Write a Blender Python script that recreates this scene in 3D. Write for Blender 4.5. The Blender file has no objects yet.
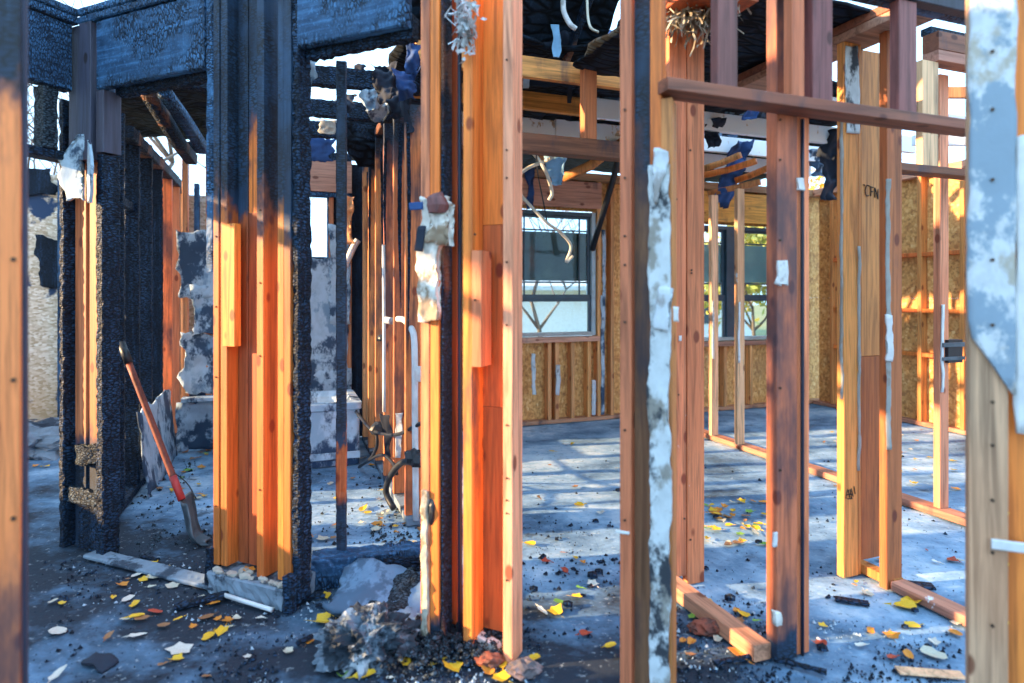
import bpy, math, random
from mathutils import Vector, Matrix, noise
R = math.radians
random.seed(7)
C = bpy.context.scene.collection
sc = bpy.context.scene

# ------------------------------------------------------------------ camera, sky, sun, exposure
EYE, FPX, HOR = 1.25, 620.0, 295.0
cd = bpy.data.cameras.new('camera'); cam = bpy.data.objects.new('camera', cd); C.objects.link(cam)
cam.location = (0, 0, EYE); cam.rotation_euler = (R(90), 0, 0)
cd.sensor_width = 36; cd.lens = FPX / 1024 * 36; cd.shift_y = -(341.5 - HOR) / 1024
cd.clip_start = .05
cd.dof.use_dof = True; cd.dof.focus_distance = 3.6; cd.dof.aperture_fstop = 1.5
sc.camera = cam
w = bpy.data.worlds.new('sky'); sc.world = w; w.use_nodes = True
wn = w.node_tree; bg = wn.nodes['Background']
bg.inputs['Color'].default_value = (.44, .71, 1.0, 1); bg.inputs['Strength'].default_value = 2.6
SUN_AZ, SUN_EL = 9.0, 15.0
sd = bpy.data.lights.new('sun', 'SUN'); sd.energy = 14.5; sd.color = (1.0, .66, .34); sd.angle = R(.8)
sun = bpy.data.objects.new('sun', sd); C.objects.link(sun)
sun.rotation_euler = Vector((math.cos(R(SUN_AZ)), math.sin(R(SUN_AZ)), -math.tan(R(SUN_EL)))).to_track_quat('-Z', 'Y').to_euler()
sc.view_settings.view_transform = 'Standard'; sc.view_settings.look = 'None'
sc.view_settings.exposure = 0.27; sc.view_settings.gamma = 1

# ------------------------------------------------------------------ geometry helpers
def gz(py, D): return EYE + (HOR - py) / FPX * D
def gx(px, D): return (px - 512) / FPX * D
def G(px, py):                       # the floor point seen at a pixel
    D = FPX * EYE / (py - HOR)
    return Vector((gx(px, D), D, 0))
def P(px, py, D): return Vector((gx(px, D), D, gz(py, D)))

class Frame:                         # a wall line: a along the wall, b away from the camera
    def __init__(s, O, deg):
        s.O = O; s.deg = deg; c, n = math.cos(R(deg)), math.sin(R(deg))
        s.V = (c, n); s.U = (-n, c)
    def w(s, a, b, z=0): return Vector((s.O[0] + a*s.V[0] + b*s.U[0], s.O[1] + a*s.V[1] + b*s.U[1], z))
    def a(s, px, b=0):
        k = (px - 512) / FPX; ox = s.O[0] + b*s.U[0]; oy = s.O[1] + b*s.U[1]
        return (k*oy - ox) / (s.V[0] - k*s.V[1])
    def b(s, px, a=0):
        k = (px - 512) / FPX; ox = s.O[0] + a*s.V[0]; oy = s.O[1] + a*s.V[1]
        return (k*oy - ox) / (s.U[0] - k*s.U[1])
    def z(s, py, a, b=0): return gz(py, s.w(a, b).y)
    def loc(s, p):
        d = (p[0]-s.O[0], p[1]-s.O[1])
        return d[0]*s.V[0]+d[1]*s.V[1], d[0]*s.U[0]+d[1]*s.U[1]

def mesh(name, vs, fs, smooth=False):
    m = bpy.data.meshes.new(name); m.from_pydata([tuple(v) for v in vs], [], fs)
    if smooth: m.polygons.foreach_set('use_smooth', [True]*len(m.polygons))
    m.validate(); m.update(); return m

def bar(lo, hi, axis=None, rough=0.0, seg=None, bev=.0025, seed=0, freq=30, bow=0.0, taper=None):
    """bevelled (or burnt and pitted) board between two corners"""
    d = [hi[i]-lo[i] for i in range(3)]
    if axis is None: axis = d.index(max(d))
    i, j = [(1, 2), (2, 0), (0, 1)][axis]
    L = d[axis]; W, H = d[i], d[j]
    n = 5 if rough > 0 else 1
    bev = min(bev, W*.3, H*.3)
    if rough > 0: bev = min(.006, W*.3, H*.3)
    ring = []
    cs = [(bev, 0), (W-bev, 0), (W, bev), (W, H-bev), (W-bev, H), (bev, H), (0, H-bev), (0, bev)]
    for k in range(0, 8, 2):
        p, q = cs[k], cs[k+1]
        nk = max(2, n) if rough > 0 else 2
        for t in range(nk):
            f = t/(nk-1); ring.append((p[0]+(q[0]-p[0])*f, p[1]+(q[1]-p[1])*f))
    if seg is None: seg = max(2, int(L/.02)) if rough > 0 else max(2, int(L/.3))
    seg = min(seg, 140)
    rnd = random.Random(seed*7919+13)
    off = Vector((rnd.uniform(0, 50), rnd.uniform(0, 50), rnd.uniform(0, 50)))
    bx, by = rnd.uniform(-1, 1)*bow, rnd.uniform(-1, 1)*bow
    vs, fs = [], []; m = len(ring)
    for s in range(seg+1):
        t = s/seg; l = lo[axis]+L*t
        for (u, v) in ring:
            cu, cv = u-W/2, v-H/2
            if rough > 0:
                p = Vector((u, v, l))
                big = noise.noise((p*5)+off); fine = noise.noise(Vector((u*freq, v*freq, l*freq*1.9))+off)
                dd = rough*(.9*abs(fine)*1.6+.7*max(0, big))
                ln = math.hypot(cu, cv) or 1
                cu -= cu/ln*dd; cv -= cv/ln*dd
            k = 1 if taper is None else taper(t)
            q = [0, 0, 0]; q[axis] = l
            q[i] = lo[i]+W/2+cu*k+bx*math.sin(math.pi*t); q[j] = lo[j]+H/2+cv*k+by*math.sin(math.pi*t)
            vs.append(q)
    for s in range(seg):
        for k in range(m):
            a0 = s*m+k; a1 = s*m+(k+1) % m
            fs.append((a0, a1, a1+m, a0+m))
    fs.append(tuple(range(m-1, -1, -1))); fs.append(tuple(range(seg*m, seg*m+m)))
    return mesh('board', vs, fs)

def slab(w, h, th, nx=9, ny=14, edge=.02, amp=.004, seed=0, freq=9, shape=None):
    """torn sheet: width on x, height on z, thickness on y, ragged outline, uneven face; origin at bottom middle"""
    rnd = random.Random(seed*31+5); off = Vector((rnd.uniform(0, 90), rnd.uniform(0, 90), rnd.uniform(0, 90)))
    vs, fs = [], []
    for side in (0, 1):
        for y in range(ny+1):
            for x in range(nx+1):
                u, v = x/nx, y/ny
                l, r = (0, 1) if shape is None else shape(v)
                X = (l+(r-l)*u-.5)*w; Z = v*h
                nz = noise.noise(Vector((X*18, Z*18, 0))+off); nz2 = noise.noise(Vector((X*6, 3, Z*6))+off)
                if x == 0: X += abs(nz)*edge+nz2*edge
                if x == nx: X -= abs(nz)*edge-nz2*edge
                if y == 0: Z += (abs(nz)+.8*nz2)*edge
                if y == ny: Z -= (abs(nz)+.8*nz2)*edge*1.3
                Y = amp*(noise.noise(Vector((X*freq, Z*freq, 7))+off)*1.4+.5*noise.noise(Vector((X*freq*3, Z*freq*3, 2))+off))
                vs.append((X, Y+(th if side else 0), Z))
    n1 = (nx+1)*(ny+1)
    for y in range(ny):
        for x in range(nx):
            a = y*(nx+1)+x
            fs.append((a, a+1, a+nx+2, a+nx+1)); fs.append((n1+a, n1+a+nx+1, n1+a+nx+2, n1+a+1))
    def rim(l):
        for p, q in zip(l, l[1:]): fs.append((q, p, n1+p, n1+q))
    rim([x for x in range(nx+1)]); rim([y*(nx+1)+nx for y in range(ny+1)])
    rim([ny*(nx+1)+x for x in range(nx, -1, -1)]); rim([y*(nx+1) for y in range(ny, -1, -1)])
    return mesh('sheet', vs, fs, smooth=True)

def catmull(pts, n=6):
    pts = [Vector(p) for p in pts]; out = []
    e = [2*pts[0]-pts[1]]+pts+[2*pts[-1]-pts[-2]]
    for i in range(1, len(e)-2):
        p0, p1, p2, p3 = e[i-1:i+3]
        for k in range(n):
            t = k/n
            out.append(.5*((2*p1)+(p2-p0)*t+(2*p0-5*p1+4*p2-p3)*t*t+(3*p1-p0-3*p2+p3)*t**3))
    out.append(pts[-1]); return out

def tube(pts, r, n=8, smooth=4, radii=None):
    ps = catmull(pts, smooth) if smooth > 1 else [Vector(p) for p in pts]
    vs, fs = [], []; up = None
    for i, p in enumerate(ps):
        d = (ps[min(i+1, len(ps)-1)]-ps[max(i-1, 0)]).normalized()
        if up is None:
            up = d.orthogonal().normalized()
        up = (up-d*up.dot(d)).normalized(); sd_ = d.cross(up)
        rr = r if radii is None else radii(i/(len(ps)-1))
        for k in range(n):
            a = 2*math.pi*k/n; vs.append(p+(up*math.cos(a)+sd_*math.sin(a))*rr)
    for i in range(len(ps)-1):
        for k in range(n):
            a = i*n+k; b = i*n+(k+1) % n; fs.append((a, b, b+n, a+n))
    fs.append(tuple(range(n-1, -1, -1))); fs.append(tuple(range((len(ps)-1)*n, len(ps)*n)))
    return mesh('tube', vs, fs, smooth=True)

ICO = None
def rock(sx, sy, sz, seed, amp=.35, sub=2, freq=2.2, flat=True):
    """irregular lump sitting on z=0"""
    import bmesh
    bm = bmesh.new(); bmesh.ops.create_icosphere(bm, subdivisions=sub, radius=1)
    rnd = random.Random(seed); off = Vector((rnd.uniform(0, 99), rnd.uniform(0, 99), rnd.uniform(0, 99)))
    for v in bm.verts:
        k = 1+amp*noise.noise(v.co*freq+off)+amp*.4*noise.noise(v.co*freq*3+off)
        c = v.co*k; z = c.z
        if flat: z = max(z, -.55)+.55
        v.co = Vector((c.x*sx, c.y*sy, z*sz))
    m = bpy.data.meshes.new('lump'); bm.to_mesh(m); bm.free(); return m

def obj(name, me, mat, parent=None, loc=None, rot=None, label=None):
    o = bpy.data.objects.new(name, me); C.objects.link(o)
    if mat is not None and not me.materials: me.materials.append(mat)
    if parent is not None: o.parent = parent
    if loc is not None: o.location = loc
    if rot is not None: o.rotation_euler = rot
    if label: o['label'] = label
    return o
def tag(o, label=None, cat=None, group=None, kind=None):
    for k, v in (('label', label), ('category', cat), ('group', group), ('kind', kind)):
        if v: o[k] = v
    return o
class Thing:                         # an Empty at the thing's base, turned into its wall's frame
    def __init__(s, name, label, cat, F, a0=0, b0=0, z0=0, group=None, kind=None):
        s.F, s.o = F, Vector((a0, b0, z0))
        s.r = bpy.data.objects.new(name, None); C.objects.link(s.r); s.r.empty_display_size = .1
        s.r.location = F.w(a0, b0, z0); s.r.rotation_euler = (0, 0, R(F.deg))
        tag(s.r, label, cat, group, kind); s.n = 0; s.bars = []
    def bar(s, name, a, b, z, mat, label=None, parent=None, **k):
        s.n += 1; lo = Vector((a[0], b[0], z[0]))-s.o; hi = Vector((a[1], b[1], z[1]))-s.o
        k.setdefault('seed', hash((round(a[0], 3), round(b[0], 3), round(z[0], 3), s.n)) % 9973)
        o = obj(name, bar(lo, hi, **k), mat, parent or s.r, label=label); s.bars.append((o, a, b, z)); return o
    def slab(s, name, a, b, z, w_, h, mat, th=.012, label=None, rot=None, parent=None, **k):
        return obj(name, slab(w_, h, th, **k), mat, parent or s.r, loc=Vector((a, b, z))-s.o, rot=rot, label=label)
    def tube(s, name, pts, r, mat, label=None, parent=None, **k):
        return obj(name, tube([Vector(p)-s.o for p in pts], r, **k), mat, parent or s.r, label=label)
    def near(s, a, b, z):            # the board under a nail
        c = [(max(0, q[1][0]-a, a-q[1][1])+max(0, q[2][0]-b, b-q[2][1])+max(0, q[3][0]-z, z-q[3][1]), i) for i, q in enumerate(s.bars)]
        return s.bars[min(c)[1]][0] if c else s.r
    def nail(s, a, b, z, r=.004, mat=None):
        vs, fs = [], []
        for i in range(8):
            t = 2*math.pi*i/8; vs.append((r*math.cos(t), 0, r*math.sin(t)))
        for i in range(8):
            t = 2*math.pi*i/8; vs.append((r*math.cos(t), -.004, r*math.sin(t)))
        fs = [tuple(range(8, 16))]+[(i, (i+1) % 8, 8+(i+1) % 8, 8+i) for i in range(8)]
        return obj('nail', mesh('nail', vs, fs), mat or M['rust'], s.near(a, b, z), loc=Vector((a, b, z))-s.o)

# ------------------------------------------------------------------ materials
class NT:
    def __init__(s, name):
        s.m = bpy.data.materials.new(name); s.m.use_nodes = True; s.t = s.m.node_tree
        s.b = s.t.nodes['Principled BSDF']; s.tc = s.n('ShaderNodeTexCoord')
    def n(s, typ, ins=None, **props):
        nd = s.t.nodes.new(typ)
        for k, v in props.items(): setattr(nd, k, v)
        for k, v in (ins or {}).items():
            sock = nd.inputs[k]
            if isinstance(v, bpy.types.NodeSocket): s.t.links.new(v, sock)
            else: sock.default_value = v
        return nd
    def link(s, a, b): s.t.links.new(a, b)
    def map(s, vec, scale=(1, 1, 1), loc=None):
        nd = s.n('ShaderNodeMapping', {'Vector': vec, 'Scale': scale})
        if loc is not None: s.link(loc, nd.inputs['Location'])
        return nd.outputs[0]
    def noise(s, vec, scale=5, detail=4, rough=.55, dist=0): 
        return s.n('ShaderNodeTexNoise', {'Vector': vec, 'Scale': scale, 'Detail': detail, 'Roughness': rough, 'Distortion': dist}).outputs[0]
    def math(s, op, a, b=0.0, c=None, clamp=False):
        nd = s.n('ShaderNodeMath', {0: a, 1: b}, operation=op); nd.use_clamp = clamp
        if c is not None: nd.inputs[2].default_value = c
        return nd.outputs[0]
    def rng(s, v, a, b, c=0.0, d=1.0): return s.n('ShaderNodeMapRange', {'Value': v, 'From Min': a, 'From Max': b, 'To Min': c, 'To Max': d}, interpolation_type='SMOOTHSTEP').outputs[0]
    def mix(s, f, a, b, blend='MIX'):
        nd = s.n('ShaderNodeMix', data_type='RGBA', blend_type=blend)
        for i, v in ((0, f), (6, a), (7, b)):
            if isinstance(v, bpy.types.NodeSocket): s.link(v, nd.inputs[i])
            else: nd.inputs[i].default_value = v if i == 0 else (*v, 1)
        return nd.outputs[2]
    def ramp(s, f, stops):
        nd = s.n('ShaderNodeValToRGB', {'Fac': f}); e = nd.color_ramp.elements
        while len(e) < len(stops): e.new(.5)
        for q, (p, c) in zip(e, stops): q.position = p; q.color = (*c, 1)
        return nd.outputs[0]
    def bump(s, h, strength=.3, dist=.01):
        nd = s.n('ShaderNodeBump', {'Height': h, 'Strength': strength, 'Distance': dist}); s.link(nd.outputs[0], s.b.inputs['Normal'])
    def out(s, col, rough=.7):
        if isinstance(col, bpy.types.NodeSocket): s.link(col, s.b.inputs['Base Color'])
        else: s.b.inputs['Base Color'].default_value = (*col, 1)
        if isinstance(rough, bpy.types.NodeSocket): s.link(rough, s.b.inputs['Roughness'])
        else: s.b.inputs['Roughness'].default_value = rough
        return s.m
CHAR = (.012, .026, .055); CHAR_HI = (.035, .085, .17)
def sc3(c, k): return tuple(min(1, x*k) for x in c)
def char_color(t, co, axis='Z'):
    wv = t.n('ShaderNodeVectorMath', {0: co, 1: t.n('ShaderNodeVectorMath', {0: t.n('ShaderNodeTexNoise', {'Vector': co, 'Scale': 7.0}).outputs[1], 'Scale': .05}, operation='SCALE').outputs[0]}, operation='ADD').outputs[0]
    v = t.n('ShaderNodeTexVoronoi', {'Vector': t.map(wv, {'Z': (.7, .7, 2.2), 'X': (2.2, .7, .7), 'Y': (.7, 2.2, .7)}[axis]), 'Scale': 44.0}, feature='DISTANCE_TO_EDGE').outputs['Distance']
    crack = t.math('MAXIMUM', t.rng(v, .01, .2), t.rng(t.noise(co, 2.6, 4), .54, .42))
    big = t.noise(co, 4, 5); gr = t.noise(t.map(co, {'Z': (1, 1, .05), 'X': (.05, 1, 1), 'Y': (1, .05, 1)}[axis]), 45, 4)
    col = t.mix(t.rng(big, .35, .7), (.006, .016, .038), (.016, .05, .11))
    col = t.mix(t.rng(gr, .45, .75, 0, .6), col, (.035, .085, .16))
    return t.mix(crack, (.002, .004, .008), col), crack
def wood(name, base, axis='Z', top=None, bot=None, patch=0.0, soot=0.0, white=0.0, wcol=(.75, .8, .84), grain=1.0, edge=None):
    """framing lumber with grain and knots; burnt above top=(z0,z1), below bot=(z0,z1), in patches; soot dulls it, white leaves plaster smears"""
    t = NT(name); ob = t.tc.outputs['Object']
    rnd = t.n('ShaderNodeObjectInfo').outputs['Random']
    off = t.n('ShaderNodeCombineXYZ', {0: t.math('MULTIPLY', rnd, 37.0), 1: t.math('MULTIPLY', rnd, 91.0), 2: t.math('MULTIPLY', rnd, 53.0)}).outputs[0]
    st = {'Z': (1, 1, .045), 'X': (.045, 1, 1), 'Y': (1, .045, 1)}[axis]
    co = t.map(ob, st, off)
    g1 = t.noise(co, 26, 5, .6, 1.2); g2 = t.noise(co, 95, 3, .6, .3); big = t.noise(t.map(ob, (1, 1, .5), off), 2.2, 3)
    kc = t.map(ob, {'Z': (1, 1, .55), 'X': (.55, 1, 1), 'Y': (1, .55, 1)}[axis], off)
    kn = t.n('ShaderNodeTexVoronoi', {'Vector': kc, 'Scale': 9.0}).outputs['Distance']
    knot = t.rng(kn, .17, .10)
    lo, hi = sc3(base, .36), sc3(base, 1.25)
    col = t.ramp(g1, [(.30, lo), (.5, base), (.72, hi)])
    col = t.mix(t.rng(g2, .45, .72, 0, .6*grain), col, sc3(base, .34))
    col = t.mix(t.rng(big, .35, .75, 0, .5), col, (base[0]*.85, base[1]*.62, base[2]*.5))
    col = t.mix(knot, col, (base[0]*.35, base[1]*.22, base[2]*.18))
    hsv = t.n('ShaderNodeHueSaturation', {'Color': col, 'Hue': t.math('MULTIPLY_ADD', rnd, .012, .494), 'Value': t.math('MULTIPLY_ADD', t.math('FRACT', t.math('MULTIPLY', rnd, 7.3)), .5, .78)}).outputs[0]
    col = hsv
    if soot: 
        sn = t.noise(t.map(ob, (1, 1, .35), off), 5, 5, .6)
        col = t.mix(t.rng(sn, .62-soot*.3, .78-soot*.2, 0, .85), col, (.035, .03, .045))
    h = g1; crack = None; z = t.n('ShaderNodeSeparateXYZ', {0: ob}).outputs[{'Z': 2, 'X': 0, 'Y': 1}[axis]]
    if top or bot or patch:
        wob = t.math('MULTIPLY_ADD', t.noise(t.map(ob, (1, 1, .5), off), 7, 4, .6), .9, -.45)
        m = None
        def add(x):
            nonlocal m
            m = x if m is None else t.math('MAXIMUM', m, x)
        if top: add(t.rng(t.math('ADD', z, wob), top[0], top[1]))
        if bot: add(t.rng(t.math('ADD', z, t.math('MULTIPLY', wob, .5)), bot[1], bot[0]))
        if patch: add(t.rng(t.noise(t.map(ob, (1, 1, .3), off), 3.6, 5, .6), .68-patch*.3, .74-patch*.3))
        cc, crack = char_color(t, ob, axis)
        fringe = t.rng(m, .02, .5)
        col = t.mix(t.math('MULTIPLY', fringe, .75), col, (.05, .03, .045))
        col = t.mix(t.rng(m, .35, .8), col, cc)
    if white:
        wn_ = t.noise(t.map(ob, (1, 1, .55), off), 6.5, 6, .65)
        col = t.mix(t.rng(wn_, .72-white*.35, .75-white*.35), col, wcol)
    t.bump(g1, .35, .004)
    return t.out(col, .62)
def char(name, dark=(.004, .010, .024), hi=(.016, .044, .095), scale=46, brown=0.0, rough=.6, cracks=1.0, axis='Z', tint=(.20, .085, .05)):
    t = NT(name); ob = t.tc.outputs['Object']
    wv = t.n('ShaderNodeVectorMath', {0: ob, 1: t.n('ShaderNodeVectorMath', {0: t.n('ShaderNodeTexNoise', {'Vector': ob, 'Scale': 7.0}).outputs[1], 'Scale': .05}, operation='SCALE').outputs[0]}, operation='ADD').outputs[0]
    v = t.n('ShaderNodeTexVoronoi', {'Vector': t.map(wv, {'Z': (.8, .8, 2.0), 'X': (2.0, .8, .8), 'Y': (.8, 2.0, .8)}[axis]), 'Scale': scale}, feature='DISTANCE_TO_EDGE').outputs['Distance']
    crack = t.rng(v, .01, .22); big = t.noise(ob, 3.5, 5, .6); fine = t.noise(ob, 70, 3)
    grain = t.noise(t.map(ob, {'Z': (1, 1, .05), 'X': (.05, 1, 1), 'Y': (1, .05, 1)}[axis]), 40, 4)
    if cracks < 1: crack = t.math('MAXIMUM', crack, t.rng(t.noise(ob, 2.6, 4), .40+.25*cracks, .30+.25*cracks))
    col = t.mix(t.rng(big, .32, .68), dark, hi)
    col = t.mix(t.rng(grain, .45, .72, 0, .55), col, sc3(hi, 1.9))
    col = t.mix(t.rng(fine, .52, .8, 0, .5), col, sc3(hi, 2.0))
    col = t.mix(crack, sc3(dark, .3), col)
    if brown: col = t.mix(t.rng(t.noise(t.map(ob, (1, 1, .4)), 4.2, 4), .62-.2*brown, .72-.2*brown), col, tint)
    t.b.inputs['Specular IOR Level'].default_value = .25
    t.bump(t.math('ADD', crack, t.math('MULTIPLY', fine, .35)), .7, .008)
    return t.out(col, rough)
def plaster(name, base, stain, amount=.4, scale=5, rough=.8, third=None):
    t = NT(name); ob = t.tc.outputs['Object']; rnd = t.n('ShaderNodeObjectInfo').outputs['Random']
    off = t.n('ShaderNodeCombineXYZ', {0: t.math('MULTIPLY', rnd, 37.0), 1: rnd, 2: t.math('MULTIPLY', rnd, 53.0)}).outputs[0]
    co = t.map(ob, (1, 1, .7), off)
    a = t.noise(co, scale, 7, .68); b = t.noise(co, scale*5, 4)
    col = t.mix(t.rng(b, .35, .7, 0, .6), base, sc3(base, .72))
    if third: col = t.mix(t.rng(t.noise(co, scale*1.7, 5, .6), .52, .62), col, third)
    col = t.mix(t.rng(a, .66-amount*.4, .72-amount*.36), col, stain)
    t.bump(t.math('ADD', a, t.math('MULTIPLY', b, .5)), .5, .008)
    return t.out(col, rough)
def plain(name, c, rough=.6, metal=0.0, var=.25, scale=12, c2=None):
    t = NT(name); ob = t.tc.outputs['Object']
    col = t.mix(t.rng(t.noise(ob, scale, 4), .35, .7), c, c2 or sc3(c, 1-var))
    t.b.inputs['Metallic'].default_value = metal
    t.bump(t.noise(ob, scale*4, 3), .15, .004)
    return t.out(col, rough)

ORANGE = (.70, .175, .030); DEEP = (.40, .090, .020); PINK = (.70, .225, .090); TAN = (.64, .245, .065); PALE = (.76, .46, .26); BROWN = (.24, .075, .03)
M = {}
M['orange'] = wood('orange framing lumber', ORANGE)
M['orange_plaster'] = wood('orange lumber with plaster specks', ORANGE, white=.12)
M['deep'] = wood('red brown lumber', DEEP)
M['pink'] = wood('pinkish fir', PINK)
M['pink_white'] = wood('pinkish fir with plaster specks', PINK, white=.14)
M['tan'] = wood('tan lumber', TAN)
M['pale'] = wood('pale new lumber', PALE, grain=.6)
M['brown'] = wood('smoke browned lumber', BROWN, soot=.3)
M['post'] = wood('orange lumber burnt at the top', (.62, .165, .026), top=(1.42, 1.75))
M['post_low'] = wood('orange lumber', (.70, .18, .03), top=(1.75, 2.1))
M['post_red_shade'] = wood('shade-darkened red lumber burnt at the top', (.30, .07, .016), top=(1.55, 1.8))  # dark red puts the shade of the recess into the base colour
M['blue_wood'] = wood('sooty lumber', (.045, .05, .085), soot=.45, patch=.22)
M['jamb_top'] = wood('lumber sooty towards the top', ORANGE, top=(2.0, 2.5), soot=.15)
M['jamb_low'] = wood('lumber burnt at its foot', ORANGE, bot=(.02, .18), patch=.05)
M['recess'] = wood('recessed orange lumber burnt at its foot', (.72, .22, .085), bot=(.42, .62), top=(1.95, 2.15))
M['l1'] = wood('scorched orange stud', (.74, .23, .07), top=(2.0, 2.5), soot=.6, patch=.12)
M['l1_far'] = wood('scorched stud', (.72, .29, .12), top=(2.2, 2.5), soot=.15)
M['sooty_orange'] = wood('sooty orange lumber', ORANGE, soot=.5)
M['purple'] = wood('smoke stained lumber', (.20, .07, .065), soot=.4)
M['inner'] = wood('scorched inner stud', (.16, .055, .035), soot=.5, patch=.12, white=.05)
M['lilac'] = wood('smoke tinted fir', (.78, .33, .18), soot=.22)
M['joist'] = wood('joist', (.74, .30, .07), 'X', soot=.25)
M['joist_white'] = wood('joist painted white', (.55, .42, .28), 'X', white=1.0, wcol=(.80, .85, .9))
M['rail'] = wood('browned rail', (.22, .075, .038), 'X', soot=.3)
M['plate'] = wood('sole plate', (.52, .23, .14), 'Y', white=.12, soot=.15)
M['plate_x'] = wood('plate', (.45, .24, .13), 'X', soot=.25)
M['grey_board'] = wood('weathered board', (.50, .25, .17), 'X', soot=.2, white=.08)
M['gold_board'] = wood('gold header', (.66, .30, .05), 'X', soot=.1)
M['osb_stud'] = wood('dusty stud', (.74, .36, .13), white=.06)
M['char'] = char('alligator char'); M['char_brown'] = char('char with bare brown wood', brown=.55)
M['char_fine'] = char('fine char', scale=70)
M['char_blue'] = char('ashy blue char', (.014, .042, .095), (.05, .14, .28), scale=42, rough=.6, cracks=.45, axis='X')
M['char_blue_y'] = char('ashy blue char along the return', (.012, .036, .085), (.04, .11, .22), scale=62, cracks=.12, axis='Y')
M['char_blue_z'] = char('ashy blue char upright', (.014, .042, .095), (.05, .14, .28), scale=46, cracks=.6)
M['ashy'] = char('ash coated char', (.012, .022, .036), (.055, .08, .105), scale=50, rough=.7)
M['roof_char'] = char('burnt roof deck', (.004, .008, .016), (.010, .022, .04), scale=9, rough=.9)
M['plaster'] = plaster('torn plaster', (.56, .60, .64), (.28, .26, .25), .35)
M['caulk'] = plaster('grey caulk', (.36, .36, .34), (.28, .24, .2), .3)
M['plaster_clean'] = plaster('white plaster', (.70, .70, .70), (.38, .36, .35), .22)
M['plaster_char'] = plaster('scorched plaster', (.58, .62, .64), (.03, .035, .045), .40, 5, third=(.26, .24, .21))
M['plaster_tan'] = plaster('plaster with brown paper', (.76, .72, .66), (.30, .22, .15), .38, 7, third=(.50, .46, .42))
M['plaster_blue'] = plaster('smoked plaster', (.42, .52, .62), (.03, .06, .11), .45, 4.2, third=(.18, .27, .37))
M['insul'] = plaster('loose insulation', (.46, .42, .34), (.22, .18, .13), .4, 8)
M['tub'] = plaster('sooted enamel', (.55, .66, .78), (.02, .05, .11), .42, 2.2, rough=.35, third=(.34, .46, .58))
M['concrete'] = plaster('ashy concrete', (.20, .26, .33), (.03, .045, .07), .45, 5)
M['blue_sheet'] = plaster('dusty blue sheet', (.15, .25, .38), (.06, .11, .18), .4, 6)
M['rubble'] = plaster('grey rubble', (.12, .16, .21), (.012, .022, .036), .5, 9, third=(.34, .38, .42))
M['ash_white'] = plaster('white ash', (.45, .40, .34), (.12, .12, .13), .25, 12)
M['pinkrock'] = plaster('pinkish rubble', (.26, .17, .16), (.10, .08, .085), .4, 14)
M['brick'] = plaster('brick', (.26, .065, .035), (.10, .04, .03), .4, 14)
M['rust'] = plain('rusty nail', (.10, .06, .04), .6, .6)
M['black'] = plain('black rubber', (.012, .016, .024), .45)
M['pvc'] = plain('white pipe', (.78, .80, .82), .4, var=.3, scale=6)
M['conduit'] = plain('blue black conduit', (.006, .012, .035), .5)
M['iron'] = plain('dull shovel steel', (.10, .125, .15), .5, .35, scale=8, c2=(.035, .05, .065))
M['handle'] = wood('shovel handle', (.22, .045, .02), soot=.25)
M['red'] = plain('red paint', (.5, .03, .025), .5)
M['tarp'] = plain('blue cloth', (.02, .07, .22), .8, c2=(.008, .025, .09), scale=9)
M['tarp_pale'] = plain('pale blue sheet', (.22, .42, .62), .7)
M['fluff'] = plaster('blue grey fluff', (.20, .34, .52), (.04, .09, .18), .5, 9)
M['darkcloth'] = plain('scorched cloth', (.012, .02, .04), .85, scale=8)
M['vinyl'] = plain('window vinyl', (.035, .07, .10), .4)
M['vinyl_pale'] = plain('pale window frame', (.40, .50, .55), .5)
M['sill'] = plain('grey sill', (.42, .43, .42), .7)
M['film'] = plain('pale teal film', (.20, .31, .31), .3, c2=(.30, .42, .40), scale=3)
M['screen'] = plain('dark window film', (.012, .035, .042), .35, c2=(.05, .09, .075), scale=3)
M['wire'] = plain('pale wire', (.72, .66, .54), .5)
M['ink'] = plain('marker ink', (.02, .018, .016), .8)
M['bark'] = plain('bark', (.16, .13, .11), .9)
M['siding'] = plain('pale siding', (.80, .82, .84), .8, var=.1)
M['shingle'] = plain('grey shingle', (.58, .62, .66), .9)
M['soil'] = plain('lawn', (.20, .22, .10), .95, c2=(.32, .25, .10), scale=.8)
for k, c in dict(yellow=(.86, .50, .025), orange=(.72, .27, .03), brown=(.36, .17, .07), pale=(.62, .58, .46), green=(.22, .42, .06), red=(.50, .07, .03), cream=(.74, .70, .62)).items():
    M['leaf_'+k] = plain(k+' leaf', c, .6, scale=30, var=.35)
M['leaf_bush'] = plain('bush leaf', (.42, .46, .10), .6, c2=(.62, .50, .10), scale=4)
def glass():
    t = NT('window glass'); t.b.inputs['Roughness'].default_value = .03
    mx = t.n('ShaderNodeMixShader', {0: t.n('ShaderNodeFresnel', {'IOR': 1.3}).outputs[0]}); tr = t.n('ShaderNodeBsdfTransparent', {'Color': (.90, .96, .97, 1)}); gl = t.n('ShaderNodeBsdfGlossy', {'Roughness': .04})
    t.link(tr.outputs[0], mx.inputs[1]); t.link(gl.outputs[0], mx.inputs[2])
    t.link(mx.outputs[0], t.t.nodes['Material Output'].inputs['Surface']); return t.m
M['glass'] = glass()
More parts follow.
